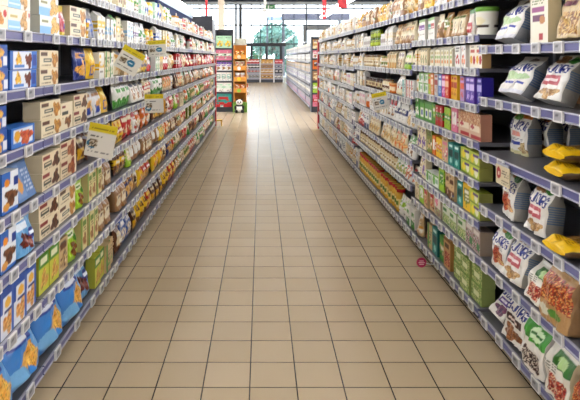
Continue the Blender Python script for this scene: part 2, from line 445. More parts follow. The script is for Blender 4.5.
design('redyellow', 'food_pouch', 'pouch', .11, .165, .05, 'red and yellow pouch', 'e0c838', "R .1 .12 .72 .72 b8203c; E .7 .68 .26 .14 d84a4a f0f0f0; R .6 .24 .92 .42 4a3a90", side='c8b030', res=HI)
design('whitecookie', 'biscuit_bag', 'gusset', .17, .20, .06, 'white cookie bag with brown cookies', 'e6e2da', "E .5 .3 .32 .2 8a5a34 c89a60; R .12 .66 .8 .8 4a4a58; L .15 .54 .8 .6 8a8278; R 0 .9 1 1 b8b4ac", side='cfcac0', res=.008, lean=.22)
design('brownbag', 'snack_bag', 'pillow', .17, .19, .06, 'brown bag with yellow panel', '5a3420', "R .1 .12 .9 .5 e0b428; R .2 .66 .8 .8 d8c8a0; E .5 .3 .22 .12 7a4424", side='5a3420', lean=.15)
design('sacbag', 'flour_bag', 'gusset', .14, .205, .08, 'kraft bag with pale label', 'a07a50', "R .15 .2 .85 .55 e0d4b8; R .25 .4 .75 .5 6a4a30; R 0 .88 1 1 8a6640", side='94704a', lean=.06)

BJ = "T BJORG .5 .65 .95 .20 1c3088; "
WB = 'e9e6e0'
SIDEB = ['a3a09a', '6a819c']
design('bjorgoat', 'oat_bag', 'gusset', .205, .245, .10, 'white oat bag with blue lettering and orange top', WB, "R 0 .82 1 .93 d8842c; E .3 .84 .22 .08 6aa03a; " + BJ + "R .1 .4 .7 .5 e8a898; L .12 .3 .8 .37 7a7a86; R .12 .22 .6 .28 3a4aa0; R 0 0 1 .08 d8d4a8; E .78 .16 .2 .12 d8c49a a88858", side=SIDEB, res=.0036, lean=.05)
design('bjorgred', 'oat_bag', 'gusset', .205, .245, .10, 'white oat bag with green leaf and red fruit', WB, "E .72 .86 .26 .09 3f8a34; E .3 .9 .22 .07 b87838 d0a060; " + BJ + "E .44 .3 .34 .17 9a2c2c d88a5a; E .6 .22 .2 .1 e6c890 c05040; L .1 .46 .8 .52 8a8a94", side=SIDEB, res=.0036, lean=.06)
design('bjorgpink', 'oat_bag', 'gusset', .205, .245, .10, 'white oat bag with pink panel and oats', WB, "E .3 .88 .3 .1 8a5a34 b88a54; E .78 .88 .2 .09 3f8a34; " + BJ + "R .12 .3 .78 .5 c46a72; R .18 .38 .7 .43 f2e4e4; E .5 .14 .36 .1 d0b080 a07848", side=SIDEB, res=.0036, lean=.06)
design('bjorgviolet', 'oat_bag', 'gusset', .20, .235, .10, 'white oat bag with violet panel and berries', WB, "E .4 .86 .3 .1 5aa048; " + BJ + "R .14 .34 .72 .5 6a4a9a; R .2 .4 .66 .45 f0eaf4; E .6 .2 .3 .14 4a2a5a 8a4a6a", side=SIDEB, res=.0036, lean=.1)
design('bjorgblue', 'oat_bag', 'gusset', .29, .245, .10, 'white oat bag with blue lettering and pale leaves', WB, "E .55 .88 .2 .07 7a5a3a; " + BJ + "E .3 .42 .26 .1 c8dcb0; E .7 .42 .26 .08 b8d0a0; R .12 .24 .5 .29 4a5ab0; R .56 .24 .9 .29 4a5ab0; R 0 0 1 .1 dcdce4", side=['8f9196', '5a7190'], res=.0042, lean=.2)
design('bjorgcho', 'oat_bag', 'gusset', .21, .25, .10, 'white oat bag with brown chocolate panel', WB, "E .82 .84 .2 .12 9a5a30; " + BJ + "R .12 .34 .86 .48 4a2a22; R .2 .39 .7 .43 e8d8d0; E .5 .16 .4 .13 7a4a30 c08a5a; R 0 .92 1 1 6aa03a", side=SIDEB, res=.0036, lean=.1)
design('greenpetal', 'cereal_bag', 'gusset', .22, .27, .11, 'white and green bag of dark chocolate petals', 'eeeae4', "R 0 .52 1 .84 4aa23c; E .6 .68 .26 .12 d8ecc8; R .4 .64 .8 .7 2f7a2c; S .1 .05 .9 .36 3a1c14 5a3020 e6dcd0; R 0 .86 1 1 e6e6e0", side='c8c4bc', res=HI, lean=.12)
design('granola', 'cereal_bag', 'gusset', .21, .25, .10, 'beige granola bag with clear oat window', 'c9b48c', "S .1 .06 .9 .46 c8a468 a87a40 7a4c2a e0c890; R .12 .56 .6 .66 7a4a5a; L .12 .7 .8 .8 6a5a44; E .8 .86 .14 .06 d8d8c8", side='b89f74', res=HI, lean=.1)
design('redgranola', 'cereal_bag', 'gusset', .27, .30, .12, 'large red and brown granola bag', 'b89468', "S 0 .3 1 .78 8a2c24 b84030 c8783c 6a2a1c e0b070; E .25 .16 .2 .08 d8d4c0; E .6 .18 .2 .07 5a8a3a; R 0 .84 1 1 c8a87c", side='9a7a54', res=HI, lean=.06)
design('leafgranola', 'cereal_bag', 'gusset', .23, .25, .10, 'white bag with green leaf and red berries', 'e8e4da', "R .3 .6 1 .86 3f7a34; E .66 .72 .22 .1 bcd89a; S .2 .06 .9 .4 b03030 d06a50 7a2020 e8d0b0; L .05 .45 .5 .55 7a7a6a", side='c8b898', res=HI, lean=.12)
design('yellowsack', 'cereal_bag', 'sack', .17, .29, .066, 'yellow and clear bag of flakes', 'd8b040', "R 0 .0 1 .26 edc428; S 0 .28 1 .8 7a5a34 94703f a88450; R 0 .84 1 1 e8c430; L .2 .1 .8 .28 b88a1c", side='6f5436', top='edc428', res=HI)
design('creambox', 'cereal_box', 'box', .165, .215, .06, 'cream cereal box with violet panels', 'e9e3d2', "R .1 .66 .78 .78 a05a8a; R .12 .48 .8 .6 7a4a6a; E .68 .5 .16 .09 c08a5a; L .1 .84 .8 .92 7a8a5a; R .5 .06 .72 .22 b83a44", side='d9cba8', res=HI)
design('kraftpack', 'flour_bag', 'gusset', .12, .175, .06, 'slim kraft bag with pale label', 'b08a5a', "R .12 .12 .8 .8 e2d6b8; E .4 .4 .14 .16 5a4a34; R .2 .66 .7 .74 7a8a4a", side='a07c50', res=.008, lean=.14)
design('redpack', 'food_pouch', 'pouch', .09, .165, .05, 'white pouch with red square', 'e8e2d8', "R .1 .12 .9 .5 b82a30; R .2 .24 .8 .36 e8d0c8; R 0 .82 1 1 4a8a3a", side='d8d2c8', res=.008)
design('purplecarton', 'food_box', 'box', .095, .165, .05, 'white box with purple label', 'ebe8e0', "R 0 .48 .9 .74 7a3a8a; R .1 .55 .8 .6 e8d8f0; L .1 .2 .8 .38 a8a090; R 0 .88 1 1 9cc07a", side='dad6cc', res=.008)
design('mintcarton', 'food_box', 'box', .095, .165, .05, 'white box with mint label', 'ebe8e0', "R 0 .48 .9 .74 5aa89a; R .1 .55 .8 .6 e8f0e8; L .1 .2 .8 .38 a8a090; R 0 .88 1 1 9cc07a", side='dad6cc', res=.008)
design('redcarton', 'food_box', 'box', .095, .165, .05, 'white box with red label', 'ebe8e0', "R 0 .48 .9 .74 c0402c; R .1 .55 .8 .6 f0dcd8; L .1 .2 .8 .38 a8a090; R 0 .88 1 1 9cc07a", side='dad6cc', res=.008)
design('dotcarton', 'drink_carton', 'gable', .062, .175, .07, 'cream carton with green and orange dots', 'ece6d0', "E .5 .24 .34 .1 d8923a; E .5 .46 .3 .09 8ab04a; R .15 .62 .85 .74 c8b878", side='e2dcc6', res=.008)
design('fruitbox', 'food_box', 'box', .12, .18, .07, 'white box with red and yellow fruit', 'ece6d6', "E .28 .36 .2 .18 e0b030; E .74 .34 .2 .2 b8283a; R .15 .68 .85 .8 c86a5a; L .15 .86 .8 .93 8a8070", side='c8a878', res=.008)
design('whitegreen', 'food_box', 'box', .14, .085, .08, 'low white box with green patch', 'e8ece0', "E .3 .5 .2 .36 6aa83a; R .55 .3 .9 .7 9ab8a0; R 0 .88 1 1 7ab04a", side='dce0d2', res=.008)
for nm, base, acc, look in (('tlime', 'b0cc40', 'e07a20', 'lime and orange'), ('torange', 'd88a4a', 'ece0d0', 'orange and white'), ('tgrey', 'c8c4c0', 'a03038', 'pale grey and red'), ('tblue', '3f78c0', 'dfe8f4', 'bright blue'),
                            ('tpink', 'c83a98', 'f2d8ea', 'magenta'), ('tred', 'd84a34', 'f0c8a0', 'red orange'), ('tyellow', 'e6b830', 'b8442c', 'golden yellow'), ('tlilac', 'b89ac8', 'd86a4a', 'lilac'),
                            ('tpurple', '6a4ab0', 'd8c8f0', 'purple'), ('tindigo', '3f34a0', 'c8c0ec', 'indigo')):
    design(nm, 'tea_box', 'box', .075, .16, .07, look + ' tea box', base, f"R .1 .5 .9 .7 {acc}; E .5 .26 .3 .14 {acc} {base}; R .2 .82 .8 .9 {acc}", side=base, res=.008)
design('teagreen', 'tea_box', 'box', .10, .155, .07, 'green tea box with white square', '5a9c3c', "R .1 .12 .9 .6 e8ecdc; R .3 .24 .7 .5 3a62a8; R 0 .86 1 1 3f7a2c", side='8ab868', res=.008)
design('pinkcereal', 'food_box', 'box', .20, .165, .07, 'beige box with red base and oval', 'd6b8a0', "S 0 .5 1 1 c89a70 a86a50 d8c0a0; R .1 .3 .9 .56 e8dcc8; E .3 .46 .16 .08 b84a5a; R .2 .02 1 .16 b02a34", side='b88a74', res=.008)
design('tealbox', 'food_box', 'box', .10, .15, .06, 'teal box with dark panel', '2a9088', "R .15 .4 .85 .7 14504c; E .5 .22 .24 .12 a8d8d0; R .2 .82 .8 .9 d8f0ec", side='1f6a68', res=.008)
design('limestack', 'food_box', 'box', .16, .078, .08, 'low lime box with yellow flowers', 'c0cc5a', "E .3 .5 .16 .34 e8d84a; E .7 .5 .18 .36 e8e8d0; R 0 0 1 .12 8aa03a; R .4 .7 .9 .86 6a4a8a", side='9a9a58', res=.008)
design('greenwhite', 'food_box', 'box', .15, .14, .08, 'white and green box with salad picture', 'd8dcc8', "S .05 .05 .95 .45 8ab04a b8c88a 5a8a34 e0d8a8; R .1 .6 .6 .76 4a8a3a; R 0 .88 1 1 8ab858", side='b0b098', res=.008)
design('rosebox', 'food_box', 'box', .15, .145, .08, 'white box with rose pink burst', 'e2d8cc', "S .05 .05 .95 .42 c8a88a a8c088 8a6a5a; E .35 .7 .24 .18 d8507a f0b8c8; L .1 .46 .8 .52 8a8078", side='c0b49c', res=.008)
design('plumbox', 'food_box', 'box', .12, .14, .08, 'mottled plum and green box', 'b8a8a0', "S .05 .1 .95 .7 8a5a70 b89aa8 6a8a5a d8ccc0 a0485a; R .1 .76 .8 .9 e0d8d0; E .7 .3 .2 .16 4a8a4a", side='a89888', res=.008)
design('redfood', 'food_box', 'box', .13, .205, .07, 'tan box with red fruit picture', 'c8a070', "S .15 .1 .9 .55 a82a34 c86a4a 7a1c24 e0b080; R .15 .68 .8 .82 5a3a20; R 0 .92 1 1 8a6030", side='b08850', res=.008)
design('oliveleaf', 'food_box', 'box', .155, .105, .08, 'green box with leaf print', '8aa858', "S .05 .05 .95 .95 8aa858 b0c07a 6a8a3a d0d098; R .25 .35 .75 .65 e0e4c0", side='98a468', res=.008)
design('whitelying', 'rice_packet', 'pillow', .16, .20, .06, 'white packet lying with red end', 'e4e0d8', "R 0 0 1 .2 b03a34; R .2 .5 .8 .64 6a8a5a; L .2 .7 .8 .8 8a8a80", side='d8d4cc', lean=.5)
design('olivejar', 'glass_jar', 'jar', .085, .115, .085, 'jar of green olives', '8a9a30', "R 0 .82 1 1 5a7a2c; R 0 .2 1 .5 b8c84a; S 0 .52 1 .78 8a9a30 a8b040 6a7a28", res=.01)
design('whitejar', 'glass_jar', 'jar', .095, .13, .095, 'white jar with white lid', 'e8e6e0', "R 0 .82 1 1 f0eee8; R .3 .3 .7 .55 b8b0a8", res=.01)
design('beigejar', 'glass_jar', 'jar', .09, .135, .09, 'beige jar with brown lid', 'd8c49c', "R 0 .82 1 1 7a5c38; R 0 .2 1 .56 ece2c8; R .25 .3 .75 .46 a88a5a", res=.01)
design('orangetub', 'food_tub', 'tub', .10, .10, .10, 'orange tub of spread', 'd87a30', "R 0 .84 1 1 e8b070; R .2 .3 .8 .6 f0dcb8", res=.01)
design('redlid', 'glass_jar', 'jar', .095, .215, .095, 'tall yellow jar with red lid', 'd8b04a', "R 0 .82 1 1 b8242c; R 0 .2 1 .55 ecd890; R .3 .28 .7 .48 6a8a3a", res=.01)
design('darkjar', 'glass_jar', 'jar', .085, .12, .085, 'dark brown jar with pale label', '5a3a26', "R 0 .82 1 1 3a2a20; R 0 .22 1 .6 d8c8a0; R .3 .3 .7 .5 7a4a2a", res=.01)
design('greentub', 'food_tub', 'tub', .15, .165, .13, 'white tub with green lid', 'e9e6da', "R 0 .84 1 1 7ab04a; E .5 .5 .3 .16 e8e0c0; R .3 .28 .9 .38 4a3a30; E .3 .2 .2 .08 a87848", res=.008)
design('mealcase', 'food_box', 'box', .2, .12, .16, 'plain brown cardboard carton', '8a6a48', "R .1 .4 .4 .7 a88a64; L .5 .3 .9 .7 6a4c30", side='80603f', res=.012)

# --------------------------------------------------------------- shelving
ORD = ['first', 'second', 'third', 'fourth', 'fifth', 'sixth', 'seventh', 'eighth', 'ninth', 'tenth', 'eleventh', 'twelfth', 'thirteenth', 'fourteenth', 'fifteenth', 'sixteenth',
       'seventeenth', 'eighteenth', 'nineteenth', 'twentieth']
NUM = ['zero', 'one', 'two', 'three', 'four', 'five', 'six', 'seven', 'eight', 'nine', 'ten', 'eleven', 'twelve', 'thirteen', 'fourteen', 'fifteen']
CAT = {'box': 'box', 'bag': 'bag', 'packet': 'packet', 'pouch': 'pouch', 'carton': 'carton', 'jar': 'jar', 'tub': 'tub', 'bottle': 'bottle'}
PL = lambda k: k + ('es' if k.endswith(('x', 'ch')) else 's')

_a = Art(6, 5, 'f0f0ee'); _a.run('R .16 .18 .84 .84 a6a6aa; R .3 .5 .62 .7 5c5c62', random.Random(3))
ESL = package('price_label', 'box', .074, .050, .010, _a, 'e2e2e0', 'f0f0ee')

T_SH = 0.022
def bay(side, word, rack, y0, y1, depth_x, levels, back_top, idx, labels_at, top_depth=None):
    """one shelving bay.  side -1 on the biscuit side, +1 opposite.  depth_x: distance of the rail fronts from the centre line"""
    d = depth_x; W = y1 - y0; S = side
    root = empty('shelving_bay', (S * d, y0, 0), f"{ORD[idx]} {rack} shelving bay from the near end of the aisle", 'shelving', f"shelving bays of the {rack} rack", 0)
    X = lambda x: S * x                      # local x measured away from the aisle
    MB().box(X(.50), 0, 0, X(.52), W, back_top).build('back_panel', M_BACK, root)
    MB().box(X(.45), 0, 0, X(.50), .03, back_top).build('upright', M_UPRIGHT, root)
    MB().box(X(.07), 0, 0, X(.50), W, levels[0] - .035).build('plinth', M_PLINTH, root)
    for k, h in enumerate(levels):
        # h = height of the rail centre; the shelf board top lies level with the rail top
        zt = h + .020
        sh = MB().box(X(.012), .004, zt - T_SH, X(.499), W - .004, zt).build('shelf', M_SHELF, root)
        rl = MB()
        pf = [(X(.012), h - .023), (X(.012), h + .023), (X(.002), h + .023), (X(.0), h + .018), (X(.006), h + .015), (X(.006), h - .015), (X(.0), h - .018), (X(.002), h - .023)]
        mi = [1, 1, 1, 1, 0, 1, 1, 1]
        rl.prism_y(pf, .004, W - .004, 0, mi).build('price_rail', [M_RAIL, M_RAILEDGE], sh)
        for y in labels_at[k]:
            rz = -S * math.pi / 2
            link('price_label', ESL, sh, (X(-.002), y - y0, h - .025), (0.0, 0, rz))
    return root

COUNT = {}
def put(d, S, front, y, z, label, rack, s=1.0, lean=0.0, yaw=0.0):
    o = link(d.kind, mesh_of(d))
    o.scale = (s, s, s)
    e = Euler((-lean, 0, -S * math.pi / 2 + yaw))
    dd = d.D * s / 2
    zz = z + dd * math.sin(abs(lean)) + .0015
    o.rotation_euler = e
    o.location = (S * (front + dd), y, zz)
    tag(o, label, CAT[d.kind.split('_')[-1]], f"{PL(d.kind.replace('_', ' '))} on the {rack} rack")
    COUNT[d.kind] = COUNT.get(d.kind, 0) + 1
    return o

USED = set()
def fill(S, rack, bayi, lv, y0, y1, front, zt, clear, runs, palette, rng, ymin):
    """lays runs of packages along one shelf from near to far; returns the y of the price labels.
    runs: list of (design, number of facings, stack) or ('gap', length) or with a 4th dict of options"""
    y = max(y0 + .02, ymin); labs = []; seen = {}
    where = f"{ORD[lv]} shelf up, {ORD[bayi]} {rack} bay"
    queue = list(runs)
    last = None
    while True:
        if queue:
            r = queue.pop(0)
            if r[0] == 'gap': y += r[1]; continue
            if r[0] == 'to':
                y = max(y, r[1]); continue
        else:
            if not palette: break
            for _ in range(12):
                spec = rng.choice(palette)
                if spec not in seen and spec != last: break
            else:
                break
            r = (spec, rng.choice((1, 2, 2, 3)), 0)
        spec, n, st = r[:3]; opt = r[3] if len(r) > 3 else {}
        d = stock(spec); last = spec
        if spec in seen: continue
        s = opt.get('s', 1.0)
        if d.H * s > clear - .012: s = (clear - .014) / d.H
        if st > 1 and st * d.H * s > clear - .014: s = (clear - .016) / (st * d.H)
        if not st:
            st = 2 if d.H * s * 2 < clear - .015 and d.shape in ('box', 'tub') else 1
            if st == 1 and d.H * s < clear * .62 and not opt: s = min(1.22, clear * .74 / d.H)
        lean = opt.get('lean', d.lean); done = 0; put_list = []
        for i in range(n):
            yaw = opt.get('yaw', 0.0) + rng.uniform(-1, 1) * (.03 if d.lean == 0 else .09)
            if rng.random() < .05 and d.lean: yaw += rng.uniform(-.2, .2)
            ew = d.W * s * abs(math.cos(yaw)) + d.D * s * abs(math.sin(yaw)) + rng.uniform(.004, .012)
            if y + ew > y1 - .01: break
            yc = y + ew / 2
            fr = front + .0145 + opt.get('back', 0) + rng.uniform(0, .018) + max(0, abs(math.sin(yaw)) * d.W * s / 2 )
            for j in range(st):
                put_list.append((yc, j, fr + rng.uniform(0, .006), lean + (rng.uniform(-.03, .05) if d.lean else 0), yaw))
            if len(labs) == 0 or yc - labs[-1] > .085: labs.append(yc)
            y += ew; done += 1
        if not done:
            if queue: continue
            break
        seen[spec] = done
        for yc, j, fr, le, yw in put_list:
            i = sorted({q[0] for q in put_list}).index(yc)
            pos = f", {ORD[i]} of {NUM[done]}" if done > 1 else ''
            if st == 2: pos += ', upper' if j else ', lower'
            if st > 2: pos += f", {NUM[j + 1]} high"
            zz = zt + j * (d.H * s + .0015) + (.0035 if opt.get('back', 0) < 0 else 0)
            put(d, S, fr, yc, zz, f"{d.look}, {where}{pos}", rack, s, le, yw)
        y += rng.uniform(.0, .02)
        if y > y1 - .06: break
    return labs

# ---- left (biscuit) rack
LD = 1.03
LEV_L = [.107, .428, .693, .929, 1.186, 1.438, 1.690, 1.945]
LB = [1.24 + 1.47 * i for i in range(9)]
LRUN = {
 (0, 7): [], (0, 6): [('to', 2.12), ('orangebox', 1, 2), ('crispbox', 1, 2)],
 (0, 5): [('to', 2.13), ('wheatblue', 1, 2), ('gap', .005), ('figbox', 1, 2)],
 (0, 4): [('to', 2.13), ('wheatblue', 1, 2), ('gap', .01), ('berryblue', 1, 1)],
 (0, 3): [('to', 2.16), ('chocblue', 2, 1), ('thinblue', 1, 1, dict(lean=.35, yaw=.0)),],
 (0, 2): [('to', 2.14), ('chocblue', 2, 1), ('bluebag', 1, 1, dict(lean=.12, back=-.035))],
 (0, 1): [('to', 2.16), ('grainblue', 4, 1)],
 (0, 0): [('to', 2.10), ('bluesack', 2, 1, dict(s=.93, back=-.06))],
 (1, 6): [('bluecrisp', 1, 2), ('redyellow', 1, 1), ('creamoat', 1, 2), ('tub:yellow:gold:lid', 1, 1), ('pouch:grey:blue:band', 1, 1), ('carton:white:yellow:band', 2, 1), ('slim:white:sky:panel', 2, 1), ('carton:white:green:top', 1, 1)],
 (1, 5): [('creamoat', 1, 2), ('gap', .34), ('goldblue', 1, 1), ('yellowbag', 1, 1), ('box:white:yellow:band', 1, 1), ('box:cream:green:stripe', 1, 1)],
 (1, 4): [('creamoat', 1, 2), ('talloat', 1, 1), ('creamchoc', 1, 2), ('biscA', 2, 1), ('yellowbag', 1, 1, dict(lean=.3)), ('whitecookie', 3, 1)],
 (1, 3): [('creamchoc', 1, 2), ('creamred', 1, 2), ('gap', .1), ('brownbag', 3, 1), ('pack:yellow:red:band', 3, 1)],
 (1, 2): [('creamchoc', 1, 2), ('creamoat', 1, 2), ('limebag', 1, 1), ('greenbeige', 3, 1), ('sacbag', 2, 1)],
 (1, 1): [('greenyellow', 2, 1), ('box:beige:brown:oval', 1, 1), ('limebag', 1, 1), ('greenbeige', 3, 1), ('sacbag', 2, 1), ('pouch:yellow:orange:oval', 2, 1)],
 (1, 0): [('bluesack', 2, 1, dict(back=-.06)), ('bluebag', 1, 1, dict(s=1.1, lean=.2)), ('greenyellow', 2, 1), ('box:beige:green:stripe', 2, 1), ('brownbag', 2, 1)],
}
design('biscA', 'biscuit_bag', 'pillow', .17, .19, .06, 'white and blue cookie bag', 'e2e0de', "R .1 .1 .6 .4 3a56a8; E .6 .4 .3 .2 c89048 e8c88a; R .1 .7 .8 .82 a87848", side='d0ccc4', lean=.2)
PAL_L_MID = {
 7: 'bottle:white:green:lid bottle:white:blue:lid carton:white:lime:band carton:cream:green:top box:mint:white:panel jar:white:yellow:lid'.split(),
 6: 'carton:white:blue:band pouch:white:green:band box:cream:yellow:band carton:white:red:top box:white:sky:panel jar:yellow:gold:lid pouch:cream:olive:top slim:white:purple:band'.split(),
 5: 'bag:yellow:blue:oval bag:white:yellow:band pouch:cream:brown:oval box:beige:yellow:top pouch:white:red:foot box:white:green:stripe bag:cream:gold:oval'.split(),
 4: 'whitecookie bag:white:brown:oval bag:cream:red:band bag:green:white:panel bag:beige:orange:oval pouch:lime:white:oval bag:white:green:foot'.split(),
 3: 'brownbag pack:yellow:red:band bag:orange:white:oval bag:brown:gold:oval pouch:white:red:top bag:gold:brown:panel pouch:green:white:band bag:red:cream:oval'.split(),
 2: 'sacbag bag:brown:yellow:band pouch:yellow:green:oval bag:white:green:band bag:orange:cream:oval bag:kraft:white:panel pouch:lime:cream:panel'.split(),
 1: 'sacbag bag:yellow:orange:oval bag:kraft:cream:panel bag:navy:gold:oval pouch:green:cream:band bag:gold:red:band bag:brown:white:panel'.split(),
 0: 'brownbag bag:navy:white:band bag:red:yellow:oval bag:yellow:brown:foot bag:brown:cream:panel bag:blue:white:oval bag:green:lime:band'.split(),
}
PAL_L_FAR = {
 7: 'jar:orange:red:lid jar:white:gold:lid jar:cream:white:lid carton:white:beige:band bottle:orange:white:lid pouch:cream:orange:oval'.split(),
 6: 'carton:white:green:band box:cream:white:panel pouch:white:beige:oval jar:white:red:lid pouch:cream:gold:band box:white:beige:top'.split(),
 5: 'box:red:white:panel pouch:red:cream:oval pouch:pink:red:band box:red:cream:top pouch:red:beige:oval bag:cream:orange:oval'.split(),
 4: 'pouch:brown:beige:oval bag:orange:cream:oval pouch:cream:green:band bag:brown:beige:panel pouch:white:orange:foot bag:tan:white:oval pouch:kraft:green:top'.split(),
 3: 'pouch:green:cream:top bag:olive:beige:oval box:cream:brown:oval pouch:lime:cream:panel bag:red:tan:band pouch:white:green:oval bag:orange:white:band'.split(),
 2: 'bag:brown:beige:oval box:olive:cream:stripe pouch:tan:green:band bag:red:cream:oval pouch:orange:cream:foot bag:green:cream:oval'.split(),
 1: 'bag:brown:tan:oval pouch:green:beige:band bag:olive:cream:panel bag:red:cream:oval pouch:brown:tan:oval bag:orange:brown:band'.split(),
 0: 'bag:olive:beige:oval bag:green:tan:band bag:brown:gold:panel pouch:green:cream:foot bag:red:beige:band bag:kraft:cream:oval'.split(),
}
rngL = random.Random(11)
for b in range(8):
    y0, y1 = LB[b], LB[b + 1]
    labs = []
    for k in range(8):
        zt = LEV_L[k] + .020
        clear = (LEV_L[k + 1] - .023 - zt) if k < 7 else .26
        pal = PAL_L_MID[k] if y0 < 6.5 else PAL_L_FAR[k]
        if b == 0: pal = []
        labs.append(fill(-1, 'biscuit', b, k, y0, y1, LD, zt, clear, LRUN.get((b, k), []), pal, rngL, 2.1))
    bay(-1, 'left', 'biscuit', y0, y1, LD, LEV_L, 2.02, b, labs)

# ---- right (organic) rack
RD = 1.255
RBN = [.107, .418, .734, 1.039, 1.349, 1.641, 1.945]
RBM = [.119, .414, .621, .851, 1.082, 1.297, 1.512, 1.709, 1.945]
RBF = [.12, .496, .709, .966, 1.223, 1.468, 1.694, 1.945]
RBG = [.12, .38, .646, .91, 1.173, 1.437, 1.688, 1.945]
RB = [1.84, 3.30, 4.77, 6.24, 7.71, 9.32, 10.93, 12.54]
RLEV = [RBN, RBM, RBF, RBF, RBG, RBG, RBG]
RRUN = {
 # near bay, bottom to top, from the near end
 (0, 0): [('to', 2.10), ('redgranola', 1, 1, dict(s=.72, back=-.03)), ('leafgranola', 1, 1, dict(s=.92, back=-.035)), ('greenpetal', 1, 1, dict(yaw=-.05, back=-.035)), ('gap', .01), ('bjorgcho', 1, 1, dict(lean=.2, back=-.025)), ('bjorgviolet', 1, 1, dict(lean=.8, s=.9, back=-.02))],
 (0, 1): [('to', 2.33), ('redgranola', 1, 1, dict(s=.95, back=-.03)), ('leafgranola', 1, 1, dict(lean=.3, s=.75, back=-.03)), ('gap', .02), ('bjorgpink', 1, 1, dict(lean=.33, yaw=.03, back=-.035)), ('bjorgred', 1, 1, dict(yaw=-.1, s=.95))],
 (0, 2): [('to', 2.14), ('bjorgviolet', 1, 1, dict(back=.29)), ('to', 2.60), ('bjorgpink', 1, 1, dict(yaw=-.08)), ('to', 2.88), ('bjorgred', 1, 1, dict(yaw=-.14)), ],
 (0, 3): [('to', 3.075), ('bjorgoat', 1, 1)],
 (0, 4): [('to', 2.10), ('granola', 1, 1), ('to', 2.51), ('bjorgpink', 1, 1, dict(lean=.35)), ('to', 2.84), ('bjorgblue', 1, 1, dict(lean=.5))],
 (0, 5): [('to', 2.06), ('granola', 2, 1, dict(lean=.2)), ('to', 2.54), ('creambox', 1, 1), ('to', 2.9), ('bjorgblue', 1, 1, dict(lean=.4))],
 (0, 6): [],
 # middle bay
 (1, 0): [('oliveleaf', 3, 2), ('gap', .05), ('redfood', 1, 1), ('box:green:beige:band', 1, 1), ('tealbox', 1, 1, dict(s=1.3)), ('box:beige:green:stripe', 1, 1), ('whitelying', 2, 1)],
 (1, 1): [('plumbox', 2, 1), ('greenwhite', 3, 1), ('rosebox', 1, 1), ('box:beige:red:oval', 2, 1), ('box:lime:white:panel', 1, 1)],
 (1, 2): [('limestack', 1, 2), ('box:yellow:olive:panel', 1, 1), ('tealbox', 1, 1), ('box:beige:brown:foot', 2, 1), ('box:lime:green:panel', 1, 1), ('whitegreen', 2, 1), ('box:cream:violet:spots', 1, 1)],
 (1, 3): [('limestack', 2, 2), ('tealbox', 2, 1), ('box:beige:pink:oval', 1, 1), ('slim:yellow:orange:band', 2, 1), ('slim:orange:white:panel', 1, 1), ('box:olive:beige:spots', 1, 1), ('box:cream:purple:spots', 2, 1), ('box:orange:beige:stripe', 1, 1)],
 (1, 4): [('pinkcereal', 2, 1), ('box:pink:white:panel', 1, 1), ('slim:lime:green:band', 2, 1), ('slim:red:green:band', 2, 1), ('slim:green:lime:panel', 1, 1), ('teagreen', 3, 1), ('box:green:white:spots', 1, 1)],
 (1, 5): [('tindigo', 1, 1), ('tpurple', 2, 1), ('tlilac', 1, 1), ('tyellow', 2, 1), ('tred', 1, 1), ('tpink', 1, 1), ('tblue', 1, 1), ('tgrey', 1, 1), ('torange', 1, 1), ('tlime', 1, 1), ('whitegreen', 2, 2, dict(s=.95))],
 (1, 6): [('fruitbox', 2, 1), ('gap', .03), ('box:white:orange:spots', 1, 1), ('box:white:red:spots', 1, 1), ('gap', .03), ('dotcarton', 9, 1), ('carton:cream:olive:spots', 3, 1)],
 (1, 7): [('greentub', 1, 1), ('redpack', 1, 1), ('kraftpack', 2, 1), ('gap', .03), ('kraftbag:tan:olive:panel', 1, 1), ('gap', .02), ('pouch:kraft:cream:top', 1, 1), ('redcarton', 1, 1), ('mintcarton', 1, 1), ('purplecarton', 2, 1)],
 (1, 8): [],
 (2, 0): [('box:white:green:foot', 2, 1), ('pouch:white:lime:band', 2, 1), ('redlid', 9, 1)],
 (2, 1): [('pouch:white:red:oval', 3, 1), ('pouch:white:green:oval', 3, 1), ('beigejar', 8, 1)],
 (2, 2): [('pouch:white:green:top', 2, 1), ('pouch:cream:orange:oval', 3, 1), ('pouch:cream:tan:oval', 4, 1)],
 (2, 3): [('pouch:white:beige:oval', 2, 1), ('pouch:white:navy:band', 3, 1), ('pouch:white:red:top', 2, 1), ('box:white:beige:oval', 3, 1)],
 (2, 4): [('slim:white:red:stripe', 3, 1), ('slim:white:teal:stripe', 2, 1), ('pouch:cream:white:panel', 2, 1), ('orangetub', 2, 1), ('jar:cream:brown:lid', 3, 1), ('darkjar', 5, 1)],
 (2, 5): [('pouch:cream:lime:foot', 3, 1), ('pouch:cream:brown:oval', 2, 1), ('carton:cream:gold:foot', 4, 1), ('jar:beige:olive:lid', 4, 1)],
 (2, 6): [('kraftbag:cream:kraft:foot', 3, 1), ('pouch:tan:cream:oval', 2, 1), ('carton:white:cream:band', 4, 1), ('whitejar', 3, 1), ('olivejar', 2, 2)],
 (3, 6): [('olivejar', 6, 2), ('whitejar', 4, 1)], (3, 5): [('beigejar', 9, 1)], (3, 1): [('beigejar', 12, 1)], (3, 0): [('redlid', 12, 1)], (3, 4): [('darkjar', 8, 1)],
 (3, 2): [('pouch:cream:tan:oval', 4, 1)],
}
